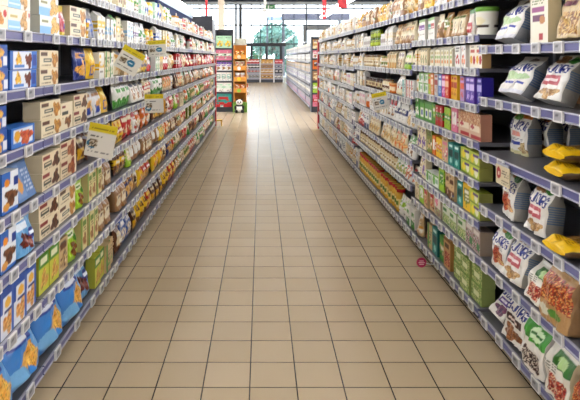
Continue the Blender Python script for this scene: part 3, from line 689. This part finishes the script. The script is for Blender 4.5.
PAL_R = {
 't': 'kraftbag:kraft:cream:panel kraftbag:tan:white:foot kraftbag:yellow:gold:panel bag:gold:cream:oval kraftbag:tan:brown:band kraftbag:cream:tan:oval kraftbag:kraft:white:oval'.split(),
 'u': 'carton:white:cream:band jar:white:beige:lid pouch:cream:white:panel carton:cream:gold:band jar:cream:tan:lid box:white:beige:oval carton:white:beige:foot pouch:white:tan:oval'.split(),
 'm': 'pouch:white:cream:panel box:white:beige:panel pouch:cream:beige:oval carton:white:tan:foot jar:white:gold:lid box:cream:white:band pouch:white:orange:foot box:white:pink:oval jar:beige:white:lid'.split(),
 'l': 'box:white:grey:panel pouch:white:beige:band pouch:cream:tan:band box:white:tan:oval box:cream:beige:stripe pouch:white:red:foot pouch:beige:white:oval box:white:navy:foot'.split(),
}
rngR = random.Random(23)
for b in range(7):
    y0, y1 = RB[b], RB[b + 1]
    lev = RLEV[b]; labs = []
    n = len(lev)
    for k in range(n):
        zt = lev[k] + .020
        clear = (lev[k + 1] - .023 - zt) if k < n - 1 else .25
        pal = PAL_R['t' if k == n - 1 and b < 4 else 'u' if k > n - 4 else 'm' if k > 2 else 'l']
        if b == 0 and k < n - 1: pal = []
        L = fill(1, 'organic', b, k, y0, y1, RD, zt, clear, RRUN.get((b, k), []), pal, rngR, 2.05)
        if b == 0:
            L = [2.2 + .2 * i for i in range(6)]
            if k == 3: L = [2.2, 2.42, 2.98, 3.18]
        labs.append(L)
    bay(1, 'right', 'organic', y0, y1, RD, lev, 2.02, b, labs)

# second rows that show in the gaps of the near organic bay
def extra(d, S, front, y, z, label, rack, **kw): return put(stock(d), S, front, y, z, label, rack, **kw)
z3 = RBN[3] + .02; z4 = RBN[4] + .02
for i in range(3):
    extra(('bjorgoat', 'bjorgcho', 'bjorgoat')[i], 1, RD + .17 + .113 * i, 3.17, z3, f'{ORD[i]} oat bag behind the front one on the half empty fourth organic shelf', 'organic')
o = extra('yellowsack', 1, RD, 2.42, RBN[2] + .02, 'yellow flake bag lying at the shelf edge below the half empty shelf', 'organic')
o.rotation_euler = (-math.pi / 2, 0, -math.pi / 2 + .05); o.location = (RD - .03, 2.39, RBN[2] + .02 + .047)
for j, w in enumerate(('lower', 'upper')):
    o = extra('yellowsack', 1, RD + .02, 2.49, z3 + .006 + j * .078, f'{w} yellow flake bag of the two lying on the half empty shelf', 'organic')
    o.rotation_euler = (-math.pi / 2, 0, -math.pi / 2 + (.06 if j else -.03))
    o.location = (RD + .02, 2.49, z3 + .042 + j * .074)
for i in range(5):
    extra('mealcase', 1, RD + .30, 2.15 + .215 * i, z4, f'{ORD[i]} plain brown carton from the near end behind the white oat bags', 'organic')

# red end panels, the dark end panel and its header
ep = empty('end_panel', (-LD - .02, 13.02, 0), 'dark slotted end panel closing the far end of the biscuit rack', 'panel')
m = MB()
for i in range(4): m.box(-.75, 0, 2.06 + i * .12, -.06, .05, 2.06 + i * .12 + .1195)
m.box(-.75, .01, 0, -.06, .045, 2.06); m.build('slat_board', M_DARK, ep)
MB().box(-.06, 0, 0, .0, .06, 2.45).build('post', M_LGREY, ep)
MB().box(.0, 0.0, .02, .03, .05, 1.55).build('red_edge', M_RED, ep)
ep = empty('end_panel', (RD, 12.56, 0), 'white end panel with red edge at the far end of organic rack', 'panel')
MB().box(.03, 0, 0, .52, .04, 2.02).build('board', M_WHITE, ep)
MB().box(-.01, 0, .02, .03, .05, 1.95).build('red_edge', M_RED, ep)

# ------------------------------------------------------- signs on the rails
def talker(name, label, x, Y, zc, w, h, roll, S, header=True, tilt=0.0, logo=(.62, .42)):
    root = empty(name, (x, Y, zc), label, 'sign', 'yellow headed promotion signs on the shelf rails')
    root.rotation_euler = (tilt, roll, 0)
    nx, ny = 24, 26
    lx, ly = logo
    a = Art(nx, ny, 'e9e7df').run(f"R 0 .76 1 1 e2cf2a; L .1 .84 .9 .92 a08f14; E {lx} {ly} .17 .15 2c7fa0; R {lx-.08} {ly-.03} {lx+.08} {ly+.03} e0eef2; L .1 .58 .6 .68 3a3a3a; S .12 .3 .4 .5 8a7a60 d8d0c0 5a4a38; L .1 .1 .9 .22 8a8a86", random.Random(label))
    me = package('card', 'box', w, h, .004, a, 'd8d6cc', 'd8d6cc')
    me.materials[0] = M_CARD
    link('card', me, root, (0, 0, -h / 2))
    MB().box(-w / 2 - .03 if S < 0 else w / 2 - .02, .003, -.008, -w / 2 + .02 if S < 0 else w / 2 + .03, .006, .008).build('clip_arm', M_RAILEDGE, root)
    return root
def talker_px(label, cx, cy, Y, w, h, roll, S, **k):
    x, _, z = P(cx, cy, Y); return talker('shelf_sign', label, x, Y, z, w, h, roll, S, **k)
talker_px('large tilted promotion sign with yellow head on the sixth biscuit shelf rail', 129.5, 60.5, 3.97, .168, .168, .52, -1)
talker_px('upright promotion sign with yellow head below the top of biscuit rack', 157, 48.5, 5.2, .165, .15, -.06, -1)
talker_px('white promotion sign with yellow head between tilted and lowest signs', 154, 103.5, 5.0, .165, .165, -.03, -1, logo=(.2, .25))
talker_px('lowest promotion sign with yellow head hanging over the cream biscuit boxes', 101, 141, 3.3, .165, .195, .2, -1, logo=(.2, .38))
talker_px('promotion sign with yellow head standing out from the organic rack', 380, 101, 5.55, .145, .165, -.2, 1)

x, Y, z = RD - .012, 2.93, RBN[3] - .10
pc = empty('price_card', (x, Y, z), 'cream price card with red oval under the half empty shelf', 'sign')
a = Art(20, 16, 'd8cdb0').run("E .22 .58 .17 .3 b03238; L .45 .5 .92 .84 6a6058; L .45 .12 .92 .36 8a8070; R .16 .5 .28 .64 e8d8c8", random.Random(5))
link('card', package('card', 'box', .165, .10, .004, a, 'c8bea0', 'c8bea0'), pc, (0, 0, 0), (0, 0, -math.pi / 2))
MB().box(0, -.06, .095, .009, .06, .112).build('hanger', M_RAILEDGE, pc)
wb = empty('shelf_wobbler', P(421.5, 262.5, 4.15), 'round magenta wobbler tag sticking out over floor from the lowest shelf', 'sign')
m = MB(); n = 24
m.v = [(.036 * math.cos(2 * math.pi * i / n), -.002, .036 * math.sin(2 * math.pi * i / n)) for i in range(n)] + [(.036 * math.cos(2 * math.pi * i / n), .002, .036 * math.sin(2 * math.pi * i / n)) for i in range(n)]
m.f = [tuple(range(n)), tuple(reversed(range(n, 2 * n)))] + [(i, (i + 1) % n, n + (i + 1) % n, n + i) for i in range(n)]; m.m = [0] * len(m.f)
m.build('disc', mat('magenta_card', 'b0285a', .4), wb)
m = MB()
for i, (zz, ww) in enumerate(((.012, .03), (.0, .045), (-.012, .034))): m.box(-ww / 2, -.0035, zz - .003, ww / 2, -.0015, zz + .003)
m.build('small_print', mat('pink_ink', 'e8b8c8', .4), wb)
MB().tube([(.03, 0, -.004), (.06, .0, -.012), (.10, 0, -.012)], .003, 6).build('spring_arm', M_WHITE, wb)

ys = empty('floor_stand', (-.985, 13.2, 0), 'small yellow folding stand on the floor by the biscuit rack end', 'stand')
m = MB(); Yl = mat('yellow_plastic', 'd8b23a', .5)
MB().box(-.09, -.07, .12, .09, .07, .15).build('seat_board', Yl, ys)
for sx in (-1, 1):
    MB().tube([(sx * .075, -.06, 0), (sx * .065, -.04, .12)], .012, 8).build('leg', Yl, ys)
    MB().tube([(sx * .075, .06, 0), (sx * .065, .04, .12)], .012, 8).build('leg', Yl, ys)

# ---------------------------------------------------------- end displays
def gondola(x0, x1, Y, depth, levels, top, frame, label, base_m=M_DARK):
    root = empty('display_rack', ((x0 + x1) / 2, Y, 0), label, 'shelving')
    w = (x1 - x0) / 2
    MB().box(-w, depth - .02, 0, w, depth, top).build('back_panel', M_DARK, root)
    MB().box(-w, 0, 0, -w + .03, depth - .02, top).build('side_panel', frame, root)
    MB().box(w - .03, 0, 0, w, depth - .02, top).build('side_panel', frame, root)
    for h in levels:
        sh = MB().box(-w + .03, .02, h - .03, w - .03, depth - .02, h).build('shelf', M_SHELF, root)
        MB().box(-w + .03, 0, h - .045, w - .03, .02, h + .004).build('price_rail', M_DARK if frame is M_DARK else M_RAILEDGE, sh)
    MB().box(-w + .03, .03, 0, w - .03, depth - .02, levels[0] - .046).build('plinth', base_m, root)
    return root
def stock_display(x0, x1, Y, levels, tops, specs, rng, label, rack, lift=.001):
    for k, h in enumerate(levels):
        x = x0 + .04; i = 0
        sp = specs[k % len(specs)]
        d = stock(sp)
        s = min(1.75, (tops[k] - h - .05) / d.H)
        avail = x1 - .04 - x
        num = max(1, round(avail / (d.W * s + .008))); w1 = avail / num
        for i in range(num):
            o = link(d.kind, mesh_of(d)); o.scale = ((w1 - .008) / d.W, s, s)
            o.location = (x + w1 / 2, Y + .03 + d.D * s / 2, h + lift)
            tag(o, f"{d.look}, {ORD[k]} shelf up, {label}, {ORD[i]} across", CAT[d.kind.split('_')[-1]], f"{PL(d.kind.replace('_', ' '))} on the {rack}")
            x += w1

lv = [.14, .58, .90, 1.20, 1.50, 1.86]
gondola(-1.36, -.815, 16.6, .45, lv, 2.42, M_DARK, 'dark end rack of teal and red packs beside the orange stand')
stock_display(-1.36, -.815, 16.6, lv, lv[1:] + [2.40], ['cereal:teal:red:foot', 'box:white:mint:band', 'box:white:teal:panel', 'box:white:violet:top', 'box:pink:mint:band', 'cereal:mint:yellow:spots'], rngL, 'dark end rack', 'dark end rack')
# orange cardboard stand
ORG = mat('orange_card', 'd8923c', .6, var=.06, bscale=3)
st = empty('cardboard_stand', (-.61, 16.55, 0), 'tall orange cardboard stand with round badges beside the dark end rack', 'stand')
wv = .185
MB().box(-wv, .34, .28, wv, .36, 1.95).build('back_panel', ORG, st)
MB().box(-wv, 0, .28, -wv + .02, .34, 1.95).build('side_panel', ORG, st)
MB().box(wv - .02, 0, .28, wv, .34, 1.95).build('side_panel', ORG, st)
GRN = mat('green_card', '6f9a3c', .6)
MB().box(-wv - .02, -.06, 0, wv + .02, .36, .28).build('base', GRN, st)
BADGE = [mat('badge_green', '8ab83c', .5), mat('badge_yellow', 'e8c838', .5), mat('badge_white', 'e8e4dc', .5), mat('badge_cream', 'd8c8a8', .5)]
slv = [.62, .95, 1.27, 1.60]
for i, h in enumerate(slv):
    sh = MB().box(-wv + .02, .0, h - .02, wv - .02, .34, h).build('shelf', ORG, st)
    MB().box(-wv, -.02, h - .06, wv, 0, h + .07).build('front_lip', ORG, sh)
    m = MB(); n = 20; m.v = [(.055 * math.cos(2 * math.pi * q / n) - .03, yy, h + .005 + .055 * math.sin(2 * math.pi * q / n)) for yy in (-.028, -.0205) for q in range(n)]
    m.f = [tuple(range(n)), tuple(reversed(range(n, 2 * n)))] + [(q, (q + 1) % n, n + (q + 1) % n, n + q) for q in range(n)]; m.m = [0] * len(m.f)
    m.build('badge', BADGE[i], sh)
for k, h in enumerate(slv):
    for i in range(2):
        d = stock(['pack:orange:cream:oval', 'pack:white:orange:band', 'pack:cream:red:oval', 'pack:orange:yellow:panel'][k])
        o = link(d.kind, mesh_of(d)); o.scale = (1.15, 1.15, 1.15); o.location = (-.61 - .075 + .15 * i, 16.55 + .07, h + .002)
        tag(o, f"{d.look} on {ORD[k]} shelf up of orange stand, {ORD[i]} across", 'packet', 'packets in the orange stand')
hd = MB().box(-wv, .30, 1.95, wv, .34, 2.15); hd.build('header', mat('header_card', 'd8dccb', .6, var=.2, bscale=18), st)
hk = ['white', 'orange', 'cream', 'white', 'lime', 'cream']
for i in range(6):
    d = stock(f'pack:{hk[i]}:{"red" if i % 2 else "gold"}:{"oval" if i < 3 else "foot"}')
    o = link(d.kind, mesh_of(d)); o.rotation_euler = (0, 0, math.pi / 2); o.scale = (.9, .9, .9)
    o.location = (-.61 + wv + .035, 16.72, .45 + .25 * i)
    tag(o, f"{d.look} hanging outside the orange stand, {ORD[i]} from bottom", 'packet', 'packets hanging on the orange stand')
    tag(MB().tube([(-.61 + wv + .001, 16.72, .45 + .25 * i + .16), (-.61 + wv + .034, 16.72, .45 + .25 * i + .163)], .004, 6).build('peg_hook', M_LGREY),
        f"pale peg hook on orange stand holding packet {ORD[i]} from bottom", 'hook', 'peg hooks on the orange stand')

# panda figure sitting on the green base front (continuous body with black patches)
def panda(loc):
    root = empty('panda_figure', loc, 'black and white toy panda sitting at the foot of orange stand', 'toy')
    W_, K_ = mat('panda_white', 'efece4', .8), mat('panda_black', '1e1c1c', .8)
    bm = bmesh.new()
    def ball(c, r, sx=1, sy=1, sz=1, mi=0):
        g = bmesh.ops.create_uvsphere(bm, u_segments=16, v_segments=10, radius=r)
        for v in g['verts']: v.co = Vector((v.co.x * sx + c[0], v.co.y * sy + c[1], v.co.z * sz + c[2]))
        for f in {f for v in g['verts'] for f in v.link_faces}: f.material_index = mi; f.smooth = True
    def done(name, mats):
        nonlocal bm
        me = bpy.data.meshes.new(name); bm.to_mesh(me); bm.free(); bm = bmesh.new()
        for q in mats: me.materials.append(q)
        return link(name, me, root)
    ball((0, 0, .085), .085, 1, .8, 1.05); done('belly', [W_])
    ball((0, 0, .155), .072, 1.05, .8, .5); done('shoulder_band', [K_])
    for s in (-1, 1):
        ball((s * .07, -.06, .035), .038, 1, 1.2, .95); done('leg', [K_])
        ball((s * .085, -.03, .115), .03, .9, .9, 1.7); done('arm', [K_])
        ball((s * .052, .0, .285), .024); done('ear', [K_])
    ball((0, -.01, .23), .068, 1.1, .95, .95); done('head', [W_])
    for s in (-1, 1):
        ball((s * .027, -.07, .238), .017, .9, .5, 1.2); done('eye_patch', [K_])
    ball((0, -.076, .213), .011); done('nose', [K_])
panda((-.62, 16.37, .0)); bpy.data.objects['panda_figure'].scale = (1.3, 1.3, 1.3)

# far side racks beyond the cross aisle
FB = [17.0 + 2.0 * i for i in range(9)]
lvf = [.12, .46, .80, 1.12, 1.44, 1.76]
pf_spec = [['cereal:grey:pink:foot', 'cereal:grey:violet:panel'], ['cereal:grey:white:panel', 'cereal:grey:cream:band'], ['cereal:white:grey:panel', 'cereal:grey:violet:panel'], ['cereal:grey:tan:top', 'cereal:beige:grey:band'], ['cereal:white:grey:oval', 'cereal:grey:white:panel'], ['cereal:white:grey:band', 'cereal:grey:beige:top']]
for b in range(8):
    y0, y1 = FB[b], FB[b + 1]
    labs = [[y0 + .15 + .33 * i for i in range(6)] if y0 < 22 else [] for _ in lvf]
    bay(1, 'far', 'pale', y0, y1, 1.44, lvf, 2.1, b, labs)
    for k, h in enumerate(lvf):
        y = y0 + .02; i = 0
        sp = pf_spec[k]
        while y < y1 - .26:
            d = stock(sp[(i + b) % 2]); s = 1.12
            o = link(d.kind, mesh_of(d)); o.scale = (s * 1.1, s, s)
            w = d.W * s * 1.1
            o.rotation_euler = (0, 0, -math.pi / 2); o.location = (1.44 + .02 + .035, y + w / 2, h + .0215)
            tag(o, f"{d.look}, {ORD[k]} shelf up, {ORD[b]} pale rack bay, {ORD[i]} along", 'box', 'cereal boxes on the pale rack')
            y += w + .03; i += 1
lve = [.16, .56, .92, 1.24, 1.56, 1.84]
gondola(1.46, 1.98, 16.5, .42, lve, 2.2, M_DARK, 'dark end rack with brown packs beyond the organic rack')
stock_display(1.46, 1.98, 16.5, lve, lve[1:] + [2.15], ['cereal:pink:red:band', 'box:lime:white:band', 'box:kraft:cream:oval', 'box:orange:brown:panel', 'box:white:pink:top', 'box:tan:cream:foot'], rngR, 'brown end rack', 'brown end rack')

# displays in front of the entrance
def front_rack(x0, x1, top, words, specs, head):
    lv = [.24, .56, .88, 1.18]
    r = gondola(x0, x1, 35.8, .5, lv, top, M_WHITE, f'{words} low display rack before the entrance windows', M_DARK)
    stock_display(x0, x1, 35.8, lv, lv[1:] + [1.5], specs, rngR, f'{words} entrance rack', 'entrance racks')
    return r
front_rack(-1.0, -.06, 1.28, 'red topped', ['cereal:grey:black:panel', 'cereal:grey:red:band', 'cereal:black:white:band', 'cereal:red:white:band'], None)
front_rack(-.04, .80, 1.5, 'tall central', ['cereal:tan:brown:band', 'cereal:tan:cream:band', 'cereal:kraft:brown:panel', 'cereal:tan:gold:oval'], None)
front_rack(.82, 1.40, 1.28, 'shortest red', ['cereal:grey:white:band', 'cereal:black:grey:panel', 'cereal:grey:navy:band', 'cereal:red:pink:band'], None)

# ---------------------------------------------------------------- the hall
def struct(name, mb, m): return tag(mb.build(name, m), kind='structure')
YW = 45.0
struct('floor', MB().box(-12, -8, -.2, 12, YW + .3, 0), floor_mat())
struct('ceiling', MB().box(-12, -8, 6.3, 12, YW + .3, 6.5), M_CEIL)
struct('wall_left', MB().box(-12.2, -8, 0, -12, YW, 6.3), M_WALL)
struct('wall_right', MB().box(12, -8, 0, 12.2, YW, 6.3), M_WALL)
struct('wall_back', MB().box(-12, -8.2, 0, 12, -8, 6.3), M_WALL)
zY = lambda y: EYE - (y - 57) * YW / FPX
xY = lambda x: (x - 261) * YW / FPX
fw = MB().box(-12, YW, zY(1.8), 12, YW + .3, 6.3); struct('wall_far', fw, mat('fascia_navy', '3a4152', .6))
struct('trim_1', MB().box(-12, YW - .06, zY(4.2), 12, YW + .1, zY(1.8)), M_LGREY)
struct('trim_2', MB().box(-12, YW - .02, zY(4.9), 12, YW + .08, zY(4.2)), M_GREY)
win = tag(MB().box(-12, YW + .02, 0, 12, YW + .03, zY(4.9)).build('window_1', M_GLASS), kind='structure')
m = MB()
vx = [200, 212, 226, 251.5, 260.5, 272, 283, 294, 318, 330, 342, 354]
for v in vx: m.box(xY(v) - .04, YW - .03, 0, xY(v) + .025, YW + .015, zY(4.9))
for x0, x1 in ((235, 237), (239, 242), (305.5, 307)): m.box(xY(x0), YW - .1, 0, xY(x1), YW + .015, zY(4.9))
for y, t in ((8.6, .05), (25.2, .05)): m.box(-12, YW - .028, zY(y) - t, 12, YW + .014, zY(y) + t)
for y in (44,): m.box(-12, YW - .028, zY(y) - .05, 12, YW + .014, zY(y) + .05)
for i in range(-12, 12, 2):
    if not -6 < i < 7: m.box(i - .03, YW - .03, 0, i + .03, YW + .015, zY(4.9))
fr = m.build('window_frame', mat('mullion_grey', '4c5058', .5), win)
struct('column_1', MB().box(-1.66, 22, 0, -1.43, 22.23, 6.3), M_CREAM)
# entrance portal: dark lintel on posts with glazed doors
Yp = 41.0
pr = empty('entrance_portal', (0, Yp, 0), 'dark lintel and posts of the glazed entrance behind the low racks', 'doorway')
q = lambda x: (x - 261) * Yp / FPX
h1 = EYE + (57 - 43) * Yp / FPX; h0 = EYE + (57 - 46.3) * Yp / FPX
MB().box(q(246.5), 0, h0, q(286), .5, h1).build('lintel', M_DARK, pr)
for x in (251.5, 266.5, 281): MB().box(q(x) - .09, .1, 0, q(x) + .09, .3, h0).build('post', M_DARK, pr)
for x0, x1 in ((253, 265), (268, 279.5)): MB().box(q(x0), .19, .05, q(x1), .2, h0).build('door_pane', M_GLASS, pr)

# hanging lamps
LG = 'rows of ceiling lamps over the aisles'
k = 0
hous = MB().box(-.06, 0, .16, .06, 3.4, .22).mesh('housing', M_WHITE)
tube = MB().prism_y([(-.10, .0), (.10, .0), (.16, .07), (.10, .155), (-.10, .155), (-.16, .07)], .02, 3.38).mesh('diffuser', M_TUBE)
rodm = MB().tube([(0, .5, .22), (0, .5, 2.48)], .006, 6).mesh('rod', M_GREY)
rodm2 = MB().tube([(0, 2.9, .22), (0, 2.9, 2.48)], .006, 6).mesh('rod', M_GREY)
ROWN = {-3.5: 'over the aisle behind biscuit rack', 3.5: 'over the aisle behind organic rack', -10.0: 'along the wall beyond biscuit rack', 10.0: 'along the wall beyond organic rack'}
for X in (-3.5, 3.5, -7.0, 7.0, -10.0, 10.0):
    for i in range(11):
        y0 = -6 + i * 3.5
        nm = ROWN.get(X, 'over the outer aisle beyond ' + ('biscuit' if X < 0 else 'organic') + ' rack')
        o = empty('ceiling_lamp', (X, y0, 3.8), f"long white tube lamp {nm}, {ORD[i]} from behind the camera", 'lamp', LG)
        link('housing', hous, o); link('diffuser', tube, o); link('rod', rodm, o); link('rod', rodm2, o)

# hanging signs
def banner(x0, x1, y1, Y, label, stripes):
    X0, X1 = (x0 - 261) * Y / FPX, (x1 - 261) * Y / FPX
    z0 = EYE + (57 - y1) * Y / FPX
    o = empty('hanging_banner', ((X0 + X1) / 2, Y, z0), label, 'sign', 'red banners hanging over the racks')
    w = (X1 - X0) / 2; H = 1.4 if z0 + 1.4 < 6 else 6 - z0
    MB().box(-w, -.01, 0, w, .01, H).build('panel', M_RED, o)
    m = MB()
    for i in range(stripes): m.box(-w * .5, -.013, .08 + i * .16, w * .45, -.0105, .15 + i * .16)
    if stripes: m.build('white_print', M_WHITE, o)
    MB().tube([(0, 0, H), (0, 0, 6.3 - z0)], .006, 6).build('wire', M_GREY, o)
banner(322.3, 326.3, 19, 20, 'narrow red banner hanging beyond the organic rack', 3)
banner(338, 347, 8, 11.5, 'wide red banner hanging over the organic rack', 0)
banner(205.2, 207.6, 17, 20, 'slim red banner hanging behind the dark slotted panel', 0)
cd = empty('hanging_conduit', P(264.5, 12, 30), 'white conduit drop hanging from the ceiling before the high windows', 'pipe')
MB().tube([(0, 0, 0), (.12, 0, 6.3 - P(0, 12, 30)[2])], .07, 8).build('pipe', M_WHITE, cd)
MB().lathe([(.1, 0), (.1, .1), (.07, .13)]).build('end_cap', M_WHITE, cd)
es = empty('exit_sign', P(269.5, 7, 38), 'green hanging exit sign in front of the high windows', 'sign')
MB().box(-.38, -.03, -.14, .38, .03, .14).build('panel', mat('exit_green', '4a8a5a', .5), es)
MB().box(-.12, -.036, -.10, -.02, -.031, .10).box(.04, -.036, -.03, .2, -.031, .03).build('pictogram', M_WHITE, es)
MB().tube([(0, 0, .14), (0, 0, 6.3 - P(0, 7, 38)[2])], .008, 6).build('rod', M_GREY, es)
hp = empty('header_board', (-1.53, 8.3, 2.02), 'navy header board standing on top of the biscuit rack', 'sign')
MB().box(-.02, 0, .0, .02, 4.2, .42).build('board', mat('navy_board', '22305a', .75, spec=.2), hp)
MB().box(-.03, 0, .42, .03, 4.2, .55).build('pale_cap', mat('pale_blue_board', 'b8cfe2', .4), hp)

# outside
struct('ground_outside', MB().box(-60, YW + .3, -.25, 60, 140, -.05), mat('paving', 'bdbab4', .9, var=.08, bscale=1))
ca = empty('entrance_canopy', (0, 50, 0), 'dark beam canopy on posts outside the high windows', 'canopy')
q5 = lambda x: (x - 261) * 50 / FPX
z5 = lambda y: EYE + (57 - y) * 50 / FPX
MB().box(q5(282), 0, z5(19), q5(350), 2, z5(13.6)).build('beam', mat('canopy_grey', '5a5868', .6), ca)
MB().box(q5(267), .3, z5(20), q5(282), .6, z5(16.5)).build('bracket_beam', mat('canopy_blue', 'a8bcd8', .6), ca)
for x, w in ((283.5, .12), (267.3, .08), (340, .12)): MB().box(q5(x) - w, .2, -.05, q5(x) + w, .2 + 2 * w, z5(17)).build('post', M_GREY, ca)
kk = empty('kiosk_frame', (0, 47.5, 0), 'brown grey frame of the kiosk outside beside canopy', 'kiosk')
q4 = lambda x: (x - 261) * 47.5 / FPX
z4p = lambda y: EYE + (57 - y) * 47.5 / FPX
KM = mat('kiosk_paint', '6f675f', .6)
MB().box(q4(303.3), 0, z4p(30), q4(330), .4, z4p(25.4)).build('lintel', KM, kk)
MB().box(q4(303.3), .05, -.05, q4(306), .35, z4p(30)).build('post', KM, kk)
MB().box(q4(327), .05, -.05, q4(330), .35, z4p(30)).build('post', KM, kk)

def tree(name, label, x, y, zc, rx, rz, trunk, seed, col, n=900, leaf=.22):
    rng = random.Random(seed)
    root = empty(name, (x, y, -.05), label, 'tree' if trunk else 'shrub')
    if trunk:
        m = MB(); m.tube([(0, 0, 0), (.05, 0, zc * .5), (0, .05, zc)], .16, 8)
        for i in range(5):
            a = i * 1.26; m.tube([(0, 0, zc * .6), (rx * .35 * math.cos(a), rx * .35 * math.sin(a), zc)], .06, 6)
        m.build('trunk', mat('bark', '5a4a3c', .9, bump=.6, bscale=12), root)
    m = MB()
    for i in range(n):
        th = rng.uniform(0, 2 * math.pi); ph = math.acos(rng.uniform(-.6, 1)); r = rng.random() ** .35
        lump = 1 + .16 * math.sin(3 * th + seed) * math.sin(4 * ph)
        c = Vector((rx * r * lump * math.sin(ph) * math.cos(th), rx * r * lump * math.sin(ph) * math.sin(th), zc + rz * r * lump * math.cos(ph)))
        u = Vector((rng.gauss(0, 1), rng.gauss(0, 1), rng.gauss(0, 1))).normalized(); w = u.orthogonal().normalized(); t = u.cross(w)
        L = leaf * rng.uniform(.6, 1.2); b = len(m.v)
        m.v += [tuple(c - w * L), tuple(c + t * L * .5 + u * .02), tuple(c + w * L), tuple(c - t * L * .5 + u * .02)]
        m.f.append((b, b + 1, b + 2, b + 3)); m.m.append(0)
    me = bpy.data.meshes.new('crown'); me.from_pydata(m.v, [], m.f); me.materials.append(mat('leaf', col, .6, var=.3, bscale=2))
    link('crown', me, root)
tree('tree', 'round leafy tree standing outside behind the entrance', 1.55, 60, 3.0, 2.4, 2.0, True, 3, '76a090', 3200, .3)
tree('shrub', 'low green shrub outside seen through the door, beside the tree', -.6, 55, .8, 1.0, 1.3, False, 7, '5a8f6c', 500)
tree('shrub', 'bushy dark shrub outside in front of the tree trunk', 1.9, 54, .7, 1.1, 1.1, False, 9, '4f8a74', 500)

# ------------------------------------------------------------ world, camera
w = bpy.data.worlds.new('sky'); sc.world = w; w.use_nodes = True
nt = w.node_tree; bg = nt.nodes['Background']
tc = nt.nodes.new('ShaderNodeTexCoord'); sp = nt.nodes.new('ShaderNodeSeparateXYZ'); cr = nt.nodes.new('ShaderNodeValToRGB')
nt.links.new(tc.outputs['Generated'], sp.inputs[0]); nt.links.new(sp.outputs['Z'], cr.inputs['Fac'])
cr.color_ramp.elements[0].color = (.95, .97, 1, 1); cr.color_ramp.elements[1].color = (.62, .78, 1, 1)
nt.links.new(cr.outputs['Color'], bg.inputs['Color']); bg.inputs['Strength'].default_value = 5.5

cam = bpy.data.cameras.new('camera'); co = bpy.data.objects.new('camera', cam); COL.objects.link(co)
co.location = (0, 0, EYE); co.rotation_euler = (math.pi / 2, 0, 0)
cam.sensor_fit = 'HORIZONTAL'; cam.sensor_width = 36.0; cam.lens = 36.0 * FPX / 580.0
cam.shift_x = (290 - 261) / 580.0; cam.shift_y = -(200 - 57) / 580.0
cam.clip_start = .05; cam.clip_end = 300
sc.camera = co
sc.view_settings.view_transform = 'Standard'; sc.view_settings.look = 'None'
sc.view_settings.exposure = 0.06; sc.view_settings.gamma = 1.0; sc.view_settings.use_curve_mapping = False
try:
    sc.cycles.use_denoising = True
    sc.cycles.max_bounces = 8; sc.cycles.diffuse_bounces = 4; sc.cycles.glossy_bounces = 4; sc.cycles.transparent_max_bounces = 12
    sc.cycles.sample_clamp_indirect = 6.0
except Exception:
    pass
print('COUNT', COUNT, len(bpy.data.objects))
